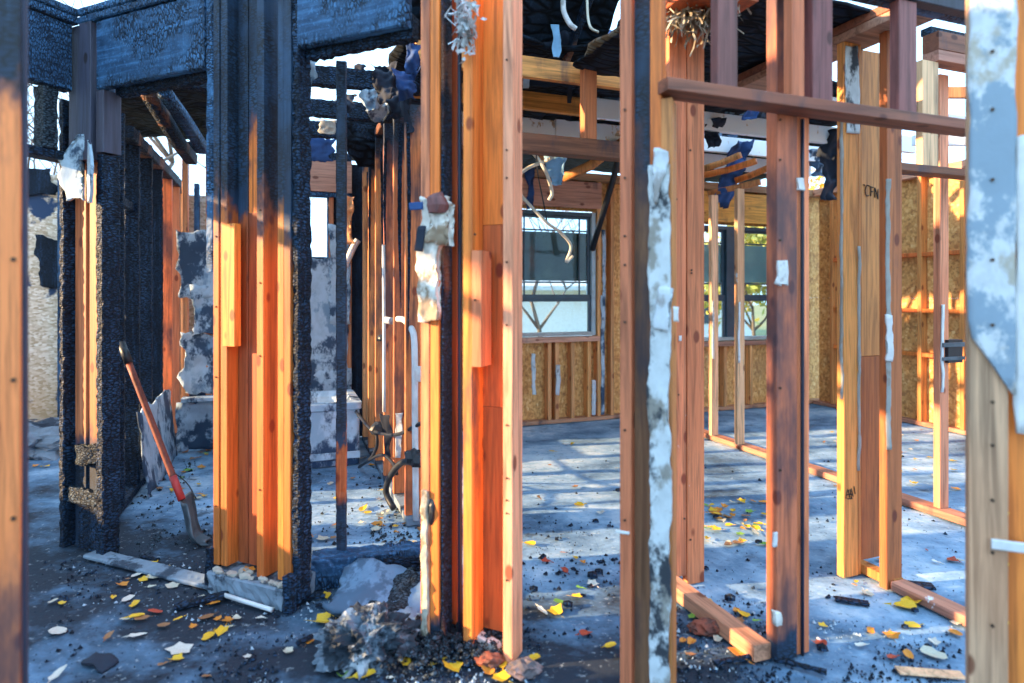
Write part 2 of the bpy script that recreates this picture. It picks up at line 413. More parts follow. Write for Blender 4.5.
def osb():
    t = NT('strand board'); ob = t.tc.outputs['Object']
    v = t.n('ShaderNodeTexVoronoi', {'Vector': t.map(ob, (1, 1, 1)), 'Scale': 46.0, 'Randomness': 1.0}); cell = t.n('ShaderNodeSeparateColor', {0: v.outputs['Color']})
    v2 = t.n('ShaderNodeTexVoronoi', {'Vector': t.map(ob, (2.2, 1, .8)), 'Scale': 30.0}); c2 = t.n('ShaderNodeSeparateColor', {0: v2.outputs['Color']})
    f = t.math('MULTIPLY_ADD', t.math('ADD', cell.outputs[0], c2.outputs[1]), .5, 0.0)
    col = t.ramp(f, [(.1, (.42, .17, .05)), (.45, (.66, .31, .09)), (.8, (.80, .44, .15)), (1, (.88, .60, .28))])
    col = t.mix(t.rng(t.noise(ob, 1.3, 4), .5, .8, 0, .6), col, (.30, .19, .10))
    t.bump(f, .4, .004); return t.out(col, .7)
M['osb'] = osb()
def osb_pale():
    t = NT('bleached strand board'); ob = t.tc.outputs['Object']
    v = t.n('ShaderNodeTexVoronoi', {'Vector': t.map(ob, (1, 1, 2)), 'Scale': 34.0}); cell = t.n('ShaderNodeSeparateColor', {0: v.outputs['Color']})
    z = t.n('ShaderNodeSeparateXYZ', {0: ob}).outputs[2]
    col = t.ramp(cell.outputs[0], [(0, (.46, .34, .22)), (.6, (.72, .60, .46)), (1, (.86, .78, .68))])
    col = t.mix(t.rng(z, .9, -.6), col, (.52, .30, .11), 'MIX')
    col = t.mix(t.rng(t.noise(ob, 1.7, 5, .6), .53, .57), col, (.02, .05, .12))
    return t.out(col, .8)
M['osb_pale'] = osb_pale()
def floor_mat():
    t = NT('ash covered slab'); ob = t.tc.outputs['Object']
    n1 = t.noise(t.map(ob, (1, 1.5, 1)), 1.1, 6, .62, .4); n2 = t.noise(ob, 5, 8, .7); n3 = t.noise(ob, 42, 4, .6); n4 = t.noise(ob, 2.4, 6, .65)
    y = t.n('ShaderNodeSeparateXYZ', {0: ob}); 
    white, blue, dark = (.56, .66, .74), (.095, .185, .30), (.009, .019, .036)
    f = t.math('ADD', n1, t.math('MULTIPLY_ADD', n2, .45, -.195))
    # the traffic area by the burnt doorway is dirtier than the rooms beyond
    d = t.math('ADD', t.math('MULTIPLY', y.outputs[1], .917), t.math('MULTIPLY', y.outputs[0], .399))
    dirt = t.rng(t.math('ADD', d, t.math('MULTIPLY_ADD', n4, 1.2, -.6)), 2.95, 1.9)
    f = t.math('ADD', f, t.math('MULTIPLY', dirt, -.27))
    col = t.ramp(f, [(.26, dark), (.43, blue), (.56, (.23, .37, .53)), (.72, white)])
    col = t.mix(t.rng(n4, .60, .72, 0, .85), col, dark)
    col = t.mix(t.rng(n3, .58, .74, 0, .7), col, sc3(dark, .8))
    col = t.mix(t.rng(n3, .40, .28, 0, .35), col, (.62, .68, .72))
    t.bump(t.math('ADD', n2, t.math('MULTIPLY', n3, .6)), .5, .012)
    return t.out(col, .85)
M['floor'] = floor_mat()

# ------------------------------------------------------------------ wall lines
WA = Frame((-2.03, 2.98), -23.5)         # the burnt 45-degree front wall: corner post, door post, centre post, plastered post
WR = Frame((.902, 2.11), 20.1)           # wall line with the overhead rail and the sunlit double post
W2 = Frame((1.589, 2.627), 20.1)         # second cross wall
W3 = Frame((2.46, 3.52), 20.1)           # thin partition
WB = Frame((.47, 6.05), 20.1)            # back wall
WS = Frame((3.53, 7.16), 20.1)           # its right-hand return, along -b
L1 = Frame((-.50, 3.43), 20.1)           # right side of the bathroom
L2 = Frame((-2.1, 3.2), 20.1)            # left side of the bathroom
FX = Frame((0, 0), 0)

# ------------------------------------------------------------------ setting: floor, outside ground
def floor():
    nx, ny = 150, 170; x0, x1, y0, y1 = -5.5, 6.0, -1.5, 9.2; vs, fs = [], []
    for j in range(ny+1):
        for i in range(nx+1):
            x = x0+(x1-x0)*i/nx; y = y0+(y1-y0)*j/ny; p = Vector((x, y, 0))
            vs.append((x, y, .006*noise.noise(p*3.1)+.004*noise.noise(p*11)-.008))
    for j in range(ny):
        for i in range(nx):
            a = j*(nx+1)+i; fs.append((a, a+1, a+nx+2, a+nx+1))
    o = obj('floor', mesh('floor', vs, fs, True), M['floor']); tag(o, 'concrete floor slab covered with blue grey ash', kind='structure')
floor()
g = obj('ground_outside', mesh('ground', [(-60, -30, -.12), (60, -30, -.12), (60, 90, -.12), (-60, 90, -.12)], [(0, 1, 2, 3)]), M['soil']); tag(g, 'lawn and leaf litter outside the burnt house', kind='structure')

# ------------------------------------------------------------------ back wall: sheathing, studs, headers, windows
def structure(name, label, F, a0=0, b0=0): return Thing(name, label, None, F, a0, b0, kind='structure')
wb = structure('wall_back', 'back wall of strand board between bare studs', WB)
a1l, a1r = -.52, .40; w1b, w1t = .85, 2.07
a2l, a2r = 1.32, 2.80; w2b, w2t = .757, 2.0
aw3l, aw3r, w3b, w3t = -2.60, -2.184, 1.61, 2.08
aE = 3.44
def osb_panel(T, a, z, b=(.09, .103), mat='osb'):
    return T.bar('sheathing_panel', (a[0]+.001, a[1]-.001), b, (z[0]+.0003, z[1]-.0003), M[mat], axis=2, bev=.001)
for a in ((-1.85, a1l), (a1r, a2l), (a2r, aE)):
    osb_panel(wb, a, (0, 1.22)); osb_panel(wb, a, (1.22, 2.46))
for a, zb, zt in ((( a1l, a1r), w1b, w1t), ((a2l, a2r), w2b, w2t)):
    m_ = (a[0]+a[1])/2
    osb_panel(wb, (a[0], m_), (0, zb-.05)); osb_panel(wb, (m_, a[1]), (0, zb-.05)); osb_panel(wb, a, (zt+.02, 2.46))
for a in (-1.2, -.8, a1l-.06, a1r+.01, .56, .9, 1.25, a2l-.05, a2r+.01, 3.08):
    wb.bar('stud', (a, a+.038), (0, .089), (.04, 2.38), M['osb_stud'])
for a in (-.45, -.13, -.05, .12, .30):
    wb.bar('cripple_stud', (a, a+.038), (0, .089), (.04, w1b-.06), M['osb_stud'])
for a in (1.55, 1.95, 2.3, 2.7):
    wb.bar('cripple_stud', (a, a+.038), (0, .089), (.04, w2b-.06), M['osb_stud'])
wb.bar('sole_plate', (-1.85, aE), (-.005, .09), (0, .038), M['plate_x'])
wb.bar('top_plate', (-1.85, aE), (-.005, .09), (2.385, 2.46), M['plate_x'])
wb.bar('window_header', (a1l-.02, a1r+.05), (-.01, .03), (2.11, 2.37), M['grey_board'], label='weathered header board over the window')
wb.bar('window_header', (a2l-.02, a2r+.05), (-.01, .03), (2.04, 2.36), M['gold_board'], label='golden header board over the double window')
wb.bar('sill_board', (a1l-.02, a1r+.03), (-.02, .09), (w1b-.06, w1b-.01), M['grey_board'])
wb.bar('sill_board', (a2l-.02, a2r+.03), (-.02, .09), (w2b-.06, w2b-.01), M['grey_board'])
for i, (px, py, h) in enumerate(((603, 415, 1.2), (604, 320, .9), (594, 415, .35), (534, 395, .4), (558, 395, .3))):
    a = WB.a(px, -.01); z = WB.z(py, a)
    wb.slab('plaster_smear', a, -.012, z, .045, h, M['plaster_blue' if i < 2 else 'plaster'], th=.008, nx=4, ny=18, edge=.014, seed=i+3)

def window(n, label, F, al, ar, zb, zt, rail, units=1, blind=False):
    T = structure('window_%d' % n, label, F, al, .04)
    d = .045
    T.bar('outer_frame', (al, al+d), (.02, .10), (zb, zt), M['vinyl']); T.bar('outer_frame', (ar-d, ar), (.02, .10), (zb, zt), M['vinyl'] if units == 2 else M['vinyl_pale'])
    T.bar('outer_frame', (al+d, ar-d), (.02, .10), (zt-.04, zt), M['vinyl']); T.bar('outer_frame', (al+d, ar-d), (.0, .10), (zb, zb+.035), M['sill'])
    MW = .13; wd = (ar-al-2*d-(units-1)*MW)/units
    for u in range(units):
        x0 = al+d+u*(wd+MW); x1 = x0+wd
        if u: T.bar('mullion', (x0-MW, x0), (.015, .10), (zb+.035, zt-.04), M['vinyl'])
        T.bar('meeting_rail', (x0, x1), (.035, .075), (rail-.02, rail+.025), M['vinyl'])
        for z0, z1, yb in ((rail+.025, zt-.04, .07), (zb+.035, rail-.02, .05)):
            T.bar('sash_stile', (x0, x0+.03), (yb-.015, yb+.015), (z0, z1), M['vinyl']); T.bar('sash_stile', (x1-.03, x1), (yb-.015, yb+.015), (z0, z1), M['vinyl'])
            T.bar('sash_rail', (x0+.03, x1-.03), (yb-.015, yb+.015), (z1-.025, z1), M['vinyl'])
            T.bar('pane', (x0+.03, x1-.03), (yb-.003, yb+.003), (z0, z1-.025), M['glass'], axis=2, seg=2, bev=.0005)
        z0, z1 = rail+.025, zt-.065
        for x in (x0+.12, x1-.12): T.bar('muntin', (x-.008, x+.008), (.052, .064), (z0, z1), M['vinyl'])
        for z in (z0+.12, z1-.12): T.bar('muntin', (x0+.03, x1-.03), (.051, .063), (z-.008, z+.008), M['vinyl'])
    if blind:
        T.bar('window_screen', (al+d, ar-d-.02), (.08, .084), (rail+.16, zt-.20), M[blind], axis=2, bev=.0005, label='film behind the upper panes')
    return T
window(1, 'sash window with dark muntins over a bright lower pane', WB, a1l, a1r, w1b, w1t, WB.z(295, -.05)-.02, 1, 'screen')
window(2, 'double sash window with dark blue centre mullion', WB, a2l, a2r, w2b, w2t, WB.z(297, 2.2), 2, 'film')

# bathroom stretch of the back wall
wbb = structure('wall_bathroom', 'bathroom back wall with smoked plaster round a hole of a window', WB, -2.6, 0)
for a in (-3.29, -3.12, -2.66, -2.17, -2.02): wbb.bar('stud', (a, a+.04), (0, .089), (.0, 2.40), M['l1_far'])
wbb.bar('stud', (-2.62, -2.585), (.0, .05), (w3b-.1, w3t), M['char'], rough=.006)
wbb.bar('stud', (-2.184, -2.15), (.0, .05), (w3b-.1, w3t+.05), M['char_blue_z'], rough=.006)
wbb.bar('window_header', (-2.66, -1.98), (-.02, .03), (w3t+.0, w3t+.05), M['char_blue'], rough=.006)
wbb.bar('window_header', (-2.66, -1.98), (-.02, .03), (w3t+.05, w3t+.32), M['grey_board'], label='smoke browned header board over the hole')
wbb.bar('top_plate', (-3.29, -1.98), (-.01, .09), (2.40, 2.47), M['char'])
wbb.slab('plaster_sheet', -2.36, -.014, .30, .72, 1.28, M['plaster_blue'], th=.012, edge=.03, seed=4, nx=14, ny=20)
wbb.slab('plaster_sheet', -2.08, -.02, 1.0, .18, .85, M['plaster_blue'], th=.014, edge=.03, seed=14)
wbb.slab('plaster_sheet', -3.16, -.02, 1.22, .34, .55, M['plaster_blue'], th=.012, edge=.05, seed=5, amp=.02, shape=lambda v: (0, 1-.5*max(0, v-.6)))
wbb.slab('plaster_sheet', -3.08, -.03, .92, .28, .40, M['plaster_blue'], th=.012, edge=.05, seed=6, amp=.015)
wbb.slab('plaster_sheet', -3.13, -.02, .46, .34, .50, M['plaster_blue'], th=.012, edge=.06, seed=7, amp=.03)
wbb.slab('plaster_sheet', -3.12, -.04, .02, .40, .38, M['plaster_blue'], th=.014, edge=.04, seed=8, amp=.02)
wbb.slab('plaster_sheet', -2.43, -.012, .0, .90, .62, M['plaster_blue'], th=.01, edge=.02, seed=9, nx=14, ny=12, amp=.006)
wbb.bar('sheathing_panel', (-2.18, -1.80), (.09, .103), (0, 2.4), M['char_fine'], axis=2, bev=.001)
wbb.bar('sheathing_panel', (-2.66, -2.182), (.09, .103), (0, 1.58), M['char_fine'], axis=2, bev=.001)
wbb.bar('ledge', (-3.28, -2.91), (-.12, .0), (.41, .445), M['plaster_blue'], rough=.004)

# right return wall with blocking
wr = structure('wall_right', 'side wall of strand board with studs and rows of blocking', WS, 0, -1.5)
ys = [0, -1.2, -2.4, -3.6, -4.8]
for y1_, y0_ in zip(ys, ys[1:]):
    for z in ((0, 1.22), (1.22, 2.44)):
        wr.bar('sheathing_panel', (.02, .033), (y0_+.001, y1_-.001), (z[0]+.0003, z[1]-.0003), M['osb'], axis=2, bev=.001)
sb = [-.25, -.75, -1.27, -1.67, -2.05, -2.5, -2.9, -3.3]
for i, b in enumerate(sb):
    wr.bar('stud', (-.07, .019), (b-.02, b+.02), (.04, 2.38), M['tan'])
    if i:
        for z in (.66, 1.08, 1.62): wr.bar('blocking', (-.06, .019), (b+.021, sb[i-1]-.021), (z, z+.038), M['orange'])
wr.bar('sole_plate', (-.07, .019), (-4.8, 0), (0, .038), M['plate']); wr.bar('top_plate', (-.07, .019), (-4.8, 0), (2.385, 2.46), M['plate'])

# far wall at the left
wl = structure('wall_left', 'bleached strand board wall with black burn marks', Frame((-4.15, 5.5), 20.1), 0, 0)
for i in range(3):
    a0_ = -1.6+i*1.22
    wl.bar('sheathing_panel', (a0_+.002, a0_+1.217), (0, .014), (.0, 1.0), M['osb_pale'], axis=2, bev=.001)
    wl.bar('sheathing_panel', (a0_+.002, a0_+1.217), (0, .014), (1.001, (2.25, 2.32, 2.2)[i]), M['osb_pale'], axis=2, bev=.001)
wl.slab('scorched_flake', Frame((-4.15, 5.5), 20.1).a(50, -.02), -.022, gz(288, 5.4), .19, .46, M['char_fine'], th=.01, edge=.05, seed=301)
wl.slab('scorched_flake', Frame((-4.15, 5.5), 20.1).a(34, -.02), -.022, gz(195, 5.4), .3, .26, M['char_fine'], th=.01, edge=.08, seed=302)
wl.bar('sole_plate', (-1.6, 2.0), (-.09, -.002), (0, .09), M['char_blue'], rough=.006)
for a in (.12, .62, 1.2, 1.75): wl.bar('stud', (a, a+.045), (-.09, -.002), (.09, 2.3), M['char_blue_z'], rough=.006)

# ------------------------------------------------------------------ bathroom side walls
l1 = structure('wall_middle', 'row of scorched orange studs with pipes fixed to it', L1, 0, 0)
for k in range(6):
    b = .4*k
    top = 2.40 if k else 2.30
    l1.bar('stud', (-.089, 0), (b, b+.038), (.04, top), M['l1'] if k < 5 else M['l1_far'], bow=.004)
for k in range(6):
    b = .4*k; l1.bar('burnt_edge', (-.088+.03*(k % 2), -.066+.036*(k % 2)), (b-.007, b-.001), (.95+.22*((k*7) % 5)/2, 2.3), M['char'], rough=.004, bow=.010, bev=.001, taper=lambda t: min(1, .15+t*1.6))
l1.bar('sole_plate', (-.09, .0), (-.05, 2.04), (0, .038), M['concrete'])
l1.bar('top_plate', (-.09, .0), (.1, 2.04), (2.42, 2.48), M['char_brown'], rough=.005)
for k in range(1, 6): l1.slab('plaster_strip', .004, .4*k-.012, .05, .02, .32+.3*((k*37) % 5)/5, M['plaster_blue'], th=.006, nx=3, ny=10, edge=.008, seed=k, rot=(0, 0, R(80)))

l2 = structure('wall_hall', 'row of deeply charred studs along the bathroom', L2, 0, 0)
for k, mt in ((1, 'char'), (2, 'char'), (3, 'char'), (4, 'char_fine'), (5, 'l1'), (6, 'l1_far'), (7, 'l1_far')):
    b = .4*k; rg = .008 if mt.startswith('char') else 0
    zt = 2.30 if k < 5 else 2.2
    l2.bar('stud', (-.089, 0), (b, b+.045), (.02, zt), M[mt], rough=rg)
l2.bar('sole_plate', (-.09, .0), (.2, 2.9), (0, .04), M['char'], rough=.006)
l2.bar('top_plate', (-.09, .01), (.6, 2.9), (2.2, 2.28), M['char_brown'], rough=.006)
l2.bar('brace', (-.07, -.03), (.35, .9), (1.78, 1.84), M['char'], rough=.006)

# ------------------------------------------------------------------ the 45-degree front wall
am = lambda px, b=0: WA.a(px, b)
zp = lambda F, py, px, b=0: F.z(py, F.a(px, b), b)
# corner post
cp = Thing('corner_post', 'alligatored black corner post with a bare orange strip and torn plaster', 'post', WA, -.05, .04)
cp.bar('charred_stud', (-.245, -.205), (0, .089), (0, 2.22), M['char'], rough=.009)
cp.bar('charred_stud', (.045, .10), (-.005, .089), (0, 1.92), M['char'], rough=.009)
cp.bar('charred_stud', (.045, .10), (.0, .089), (1.93, 2.225), M['blue_wood'], label='upper stud end, bare and blue with soot')
cp.bar('bare_stud', (-.20, -.115), (.055, .09), (0, 2.56), M['recess'], label='bare orange stud burnt through at the foot')
cp.bar('bare_stud', (-.11, .04), (.065, .10), (0, 2.56), M['recess'], label='recessed orange stud burnt through at the foot')
cp.bar('corner_stud', (-.16, -.07), (-.0, .05), (1.9, 2.56), M['blue_wood'], label='sooty blue upper corner stud')
cp.bar('corner_stud', (-.065, .02), (-.01, .05), (1.9, 2.56), M['blue_wood'])
cp.slab('plaster_scrap', -.085, -.03, 1.70, .13, .34, M['plaster_blue'], th=.014, edge=.04, seed=11, rot=(0, 0, R(18)), nx=12, ny=20, shape=lambda v: (.25*(1-min(1, v*3))+.8*max(0, (v-.62)/.38), 1))
cp.slab('plaster_scrap', .04, -.03, 1.68, .11, .31, M['plaster_blue'], th=.014, edge=.035, seed=12, rot=(0, 0, R(-25)), nx=12, ny=20, shape=lambda v: (0, 1-.8*max(0, (v-.6)/.4)-.3*(1-min(1, v*3))))
cp.slab('plaster_scrap', -.06, .035, .42, .20, .10, M['ashy'], th=.02, edge=.05, seed=13, amp=.02)
cp.bar('charred_block', (-.20, .04), (.015, .06), (.22, .30), M['ashy'], rough=.012)
cp.bar('charred_stud', (-.15, .03), (.03, .06), (0, .22), M['char'], rough=.01)

# W1: the return of that wall towards the camera, at the left edge
w1 = Thing('left_header', 'blue black header with double plate running to the corner from the picture edge', 'header', WA, -.1, -.7, 2.235)
w1.bar('header_board', (-.17, -.10), (-1.7, -.02), (2.235, 2.56), M['char_blue_y'], rough=.005, axis=1)
w1.bar('top_plate', (-.19, -.08), (-1.7, .0), (2.562, 2.60), M['char_blue_y'], rough=.004, axis=1)
w1.bar('top_plate', (-.19, -.08), (-1.7, .0), (2.602, 2.64), M['char_blue_y'], rough=.004, axis=1)
rl = Thing('charred_rail', 'charred rail with stub studs left hanging under the corner header', 'rail', WA, -.2, -.6, 1.93)
rl.bar('rail', (-.23, -.12), (-1.6, .0), (1.90, 1.945), M['char'], rough=.006, axis=1)
rl.bar('stub_stud', (-.2, -.11), (-.42, -.33), (1.945, 2.235), M['ashy'], rough=.01)
rl.bar('stub_stud', (-.2, -.11), (-.14, -.07), (1.945, 2.235), M['ashy'], rough=.01)
rl.bar('stub_stud', (-.2, -.11), (-1.2, -1.1), (1.945, 2.235), M['char'], rough=.008)
# unseen boarding added past the picture edge to shade the floor from low sun
w1w = structure('wall_side_shade', 'unseen boarded side wall added to shade the floor', WA, -.2, -2)
for i in range(9): w1w.bar('siding_board', (-.16, -.135), (-5.2, -.62 if i < 4 else -1.62), (.0+i*.165, .163+i*.165), M['siding'], axis=1)
for i in range(9, 16): w1w.bar('siding_board', (-.16, -.135), (-5.2, -1.62 if i < 13 else -1.72), (.0+i*.165, .163+i*.165), M['siding'], axis=1)
for b in (-.65, -1.65, -2.6, -3.6, -4.6): w1w.bar('stud', (-.135, -.05), (b, b+.038), (0, .65 if b > -1 else 1.88 if b > -1.7 else 2.55), M['orange'])

wo = structure('wall_outer_shade', 'unseen low boarded wall added to keep sun off the floor', FX, -4.6, 3)  # unseen low wall, added to keep the low sun off the left floor
for i in range(6): wo.bar('siding_board', (-4.62, -4.595), (-1.0, 4.9), (i*.165-.1, i*.165+.063), M['siding'], axis=1)
pr = structure('roof_shade', 'unseen board roof added to shade the upper headers', FX, -4, 1)  # added out of view so the upper headers stay in shade
for i in range(6): pr.bar('shade_board', (-6.2+i*.6, -5.61+i*.6), (-1.2, 3.15), (2.98, 3.02), M['brown'], axis=1)
hdr = Thing('burnt_header', 'wide blue header board burnt along its lower edge beside the corner post', 'header', WA, .4, 0, 2.23)
hdr.bar('header_board', (.05, am(204)), (.0, .04), (2.23, 2.56), M['char_blue'], rough=.006, axis=0)
hdr.bar('charred_lip', (.115, .80), (.05, .10), (2.20, 2.29), M['char'], rough=.012, axis=0)
hdr.bar('top_plate', (-.08, am(204)), (-.01, .09), (2.562, 2.60), M['char_blue'], rough=.004, axis=0)
hdr.bar('top_plate', (-.08, am(204)), (-.01, .09), (2.602, 2.64), M['char_blue'], rough=.004, axis=0)
hd2 = Thing('burnt_header', 'pale blue scorched header board spanning from orange post to plastered centre post', 'header', WA, 1.5, 0, 2.23)
hd2.bar('header_board', (am(297), 1.79), (.0, .04), (2.235, 2.56), M['char_blue'], rough=.005, axis=0)
hd2.bar('charred_lip', (am(298), 1.79), (.042, .09), (2.20, 2.30), M['char'], rough=.014, axis=0)
hd2.bar('top_plate', (am(297), 1.79), (-.01, .09), (2.562, 2.60), M['char_blue'], rough=.004, axis=0)

# door post with the sunlit orange studs
mp = Thing('door_post', 'tall post of six orange studs, black at the top, on a concrete curb', 'post', WA, WA.a(255), .05)
mp.bar('stud', (am(213), am(213)+.034), (0, .089), (.10, 2.85), M['post'])
mp.bar('stud', (am(219.6), am(219.6)+.038), (.004, .089), (.10, 2.85), M['post'])
mp.bar('recessed_stud', (am(238, .06), am(247.5, .06)), (.06, .10), (.10, 2.85), M['post_red_shade'])
mp.bar('recessed_stud', (am(248.3, .06), am(262, .06)), (.06, .10), (.10, 1.60), M['post_red_shade'])
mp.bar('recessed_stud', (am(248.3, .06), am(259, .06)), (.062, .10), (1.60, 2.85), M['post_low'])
mp.bar('blocking', (am(222.5, -.003), am(235, -.003)), (-.006, .03), (zp(WA, 346, 225), zp(WA, 224, 225)), M['post_low'], label='short nailed-on block with knots')
mp.bar('stud', (am(256.5), am(256.5)+.038), (0, .089), (.09, 2.85), M['post'])
mp.bar('stud', (am(277.4), am(277.4)+.034), (0, .089), (.10, 2.85), M['post'])
mp.bar('stud', (am(283.9), am(283.9)+.036), (-.002, .07), (.10, 2.85), M['post'])
mp.bar('charred_stud', (am(290.6), am(290.6)+.04), (.0, .085), (.02, 2.8), M['char'], rough=.011, label='black alligatored stud at the post edge')
mp.bar('charred_stud', (am(205), am(212.85)), (.0, .06), (1.35, 2.85), M['char_blue_z'], rough=.006)
for z in (.35, .9, 1.2, 1.5): mp.nail(am(216), -.001, z); mp.nail(am(260), -.001, z+.1)
cb = Thing('concrete_curb', 'low ashy concrete curb under the orange door post', 'curb', WA, am(255), .05)
cb.bar('curb_block', (am(215), am(289)), (-.045, .16), (-.01, .085), M['concrete'], rough=.012, axis=0)
cb.bar('burnt_plate', (am(209), am(214)), (-.03, .16), (0, .17), M['char'], rough=.012, axis=2)
cb.bar('burnt_plate', (am(290), am(300)), (-.05, .0), (0, .14), M['char'], rough=.012, axis=2)
for i in range(16):
    a = am(217+i*4.8+random.uniform(-2, 2)); s_ = random.uniform(.010, .024)
    obj('ash_lump', rock(s_*1.4, s_, s_*.7, 300+i, .5, 1), M['ash_white'], cb.r, loc=Vector((a, random.uniform(-.03, .02), .082))-cb.o)

# centre cluster
e1 = Thing('plastered_post', 'post of three orange studs with a thick torn lump of plaster at mid height', 'post', WA, WA.a(435), .05)
e1.bar('stud', (am(420.5), am(420.5)+.037), (0, .089), (.02, 2.5), wood('pale sooty stud', (.80, .28, .11), soot=.28))  # one paler tone from foot to top, with soot patches
e1.bar('stud', (am(429.7), am(429.7)+.037), (.002, .089), (.02, 2.5), M['jamb_low'])
e1.bar('stud', (am(439.2), am(439.2)+.012), (.01, .075), (.0, 2.5), M['char_brown'], label='smoke darkened inner stud')
e1.bar('stud', (am(450.5, .10), am(457, .10)), (.10, .14), (.03, 2.5), M['deep'])
zt_, zb_ = zp(WA, 196, 437), zp(WA, 322, 437)
e1.slab('plaster_lump', am(434), -.024, zb_, .115, zt_-zb_, M['plaster_tan'], th=.03, edge=.018, amp=.012, seed=21, nx=12, ny=34, freq=22, shape=lambda v: (.08*math.sin(9*v)+.05, .78+.22*max(0, min(1, (v-.55)*6))))
e1.slab('plaster_lump', am(444), -.04, zp(WA, 243, 444), .10, .14, M['plaster_tan'], th=.04, edge=.03, amp=.02, seed=22, freq=25)
obj('soot_knob', rock(.038, .03, .05, 5, .3), M['purple'], e1.r, loc=Vector((am(445), -.05, zp(WA, 215, 445)))-e1.o)
e1.slab('torn_paper', am(425), -.045, zp(WA, 252, 424), .034, .09, M['darkcloth'], th=.004, edge=.006, seed=23, rot=(0, R(10), 0), nx=4, ny=6)
e1.slab('torn_paper', am(423), -.05, zp(WA, 212, 424), .06, .03, M['tarp'], th=.004, edge=.006, seed=24, nx=5, ny=5)
e1.slab('foam_strip', am(424, -.008), -.008, .03, .030, zp(WA, 488, 425)-.03, M['insul'], th=.012, edge=.010, amp=.008, seed=25, nx=4, ny=40, freq=40)
obj('burnt_hole', rock(.016, .01, .05, 77, .4, 2, flat=False), M['black'], e1.r, loc=Vector((am(431), .001, zp(WA, 512, 431)))-e1.o)
cd1 = Thing('conduit', 'thin blue black conduit standing between plastered post and orange panel post', 'pipe', WA, am(460, .05), .05)
cd1.tube('pipe_run', [(am(460, .05), .05, .0), (am(460, .05), .05, 1.2), (am(459.5, .05), .05, 2.5)], .008, M['conduit'])
e2 = Thing('panel_post', 'orange post with wide recessed board, a bolted block and two sunlit studs', 'post', WA, WA.a(485), .05)
e2.bar('stud', (am(463), am(463)+.036), (0, .089), (.03, 2.5), wood('stud orange below, sooty above', (.74, .20, .035), top=(2.3, 2.7), soot=.12))
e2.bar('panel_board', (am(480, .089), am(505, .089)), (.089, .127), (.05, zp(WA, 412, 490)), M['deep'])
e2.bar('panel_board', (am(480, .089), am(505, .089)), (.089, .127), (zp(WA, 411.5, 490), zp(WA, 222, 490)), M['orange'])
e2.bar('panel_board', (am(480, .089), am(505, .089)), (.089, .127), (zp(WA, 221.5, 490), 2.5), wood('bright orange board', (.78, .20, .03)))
e2.bar('blocking', (am(471.5, -.02), am(471.5, -.02)+.038), (-.02, .062), (zp(WA, 366, 475), zp(WA, 251, 475)), M['pink'], label='short pinkish block screwed to the stud')
e2.bar('stud', (am(502.8), am(502.8)+.036), (.0, .089), (.0, 2.5), M['lilac'], label='pinkish edge stud with a row of nail holes')
for py in (60, 150, 178, 262, 325, 425, 478, 500, 513, 580): e2.nail(am(507), -.001, zp(WA, py, 507), .0035)
for py in (235, 300): e2.nail(am(478), -.022, zp(WA, py, 478))

# plastered corner right of it (edge of the opening towards the camera)
cq = Thing('whitewashed_post', 'post with pink front stud, dark groove and a long strip of scorched plaster', 'post', WA, WA.a(645), .05)
cq.bar('stud', (am(619.8), am(619.8)+.037), (0, .089), (0, 2.5), M['pink'])
cq.bar('charred_board', (am(630, .045), am(652, .045)), (.045, .089), (0, 2.5), wood('groove board', (.20, .10, .05), top=(1.5, 1.9), soot=.5), label='dark board at the back of the groove')
cq.bar('stud', (am(650), am(650)+.034), (0, .089), (0, 2.5), M['orange'])
cq.bar('trimmer_stud', (am(659.5, .002), am(659.5, .002)+.038), (.002, .089), (0, zp(WA, 98, 665)), M['tan'])
zt_, zb_ = zp(WA, 165, 658), -.0
cq.slab('plaster_strip', am(660), -.016, zb_, .066, zt_-zb_, M['plaster_char'], th=.014, edge=.010, amp=.004, seed=31, nx=10, ny=90, freq=12)
cq.slab('plaster_flap', am(656), -.03, zp(WA, 205, 656), .052, .17, M['plaster'], th=.008, edge=.02, seed=32, rot=(0, R(8), R(10)), shape=lambda v: (.45-.45*min(1, v*1.6), .7+.3*v))
cq.slab('plaster_flap', am(662), -.028, zp(WA, 330, 660), .05, .13, M['plaster'], th=.006, edge=.014, seed=33, rot=(R(-6), R(8), 0))
cq.slab('plaster_flap', am(676, -.02), -.02, zp(WA, 322, 676), .02, .05, M['plaster_clean'], th=.005, edge=.006, seed=34, nx=4, ny=5)
for py in (110, 178, 236, 265, 322, 430, 520): cq.nail(am(625), -.001, zp(WA, py, 625))
# long splinter left by the foot
cq.bar('splinter', (am(614, -.02), am(628, -.02)), (-.006, .0), (zp(WA, 533, 620), zp(WA, 530, 620)), M['plaster_clean'])

# blurred nearest posts
FA = Frame((-1.10, 1.40), 33)
pa = Thing('near_post', 'out of focus orange post, scorched above, cut by the picture edge beside the charred corner', 'post', FA, -.06, .04)
pa.bar('stud', (-.14, -.008), (0, .038), (0, 2.4), wood('near scorched stud', (.70, .21, .06), top=(1.5, 1.85), soot=.35))
pa.bar('backing_stud', (-.14, -.0), (.04, .075), (0, 2.4), M['blue_wood'])
for z in (.75, 1.06, 1.33): pa.nail(-.02, -.001, z, .005)
FBp = Frame((WA.w(WA.a(969), 0).x, WA.w(WA.a(969), 0).y), -23.5)
pb = Thing('near_post', 'out of focus nail-holed post with whitish blue plaster face above pale wood', 'post', FBp, .04, .04)
pb.bar('stud', (0, .082), (0, .038), (0, 2.4), wood('near pale stud', (.70, .42, .25)))
pb.bar('backing_stud', (.06, .15), (.0405, .08), (0, 2.4), wood('near orange stud', (.85, .28, .045)), label='bright orange stud behind the pale face')
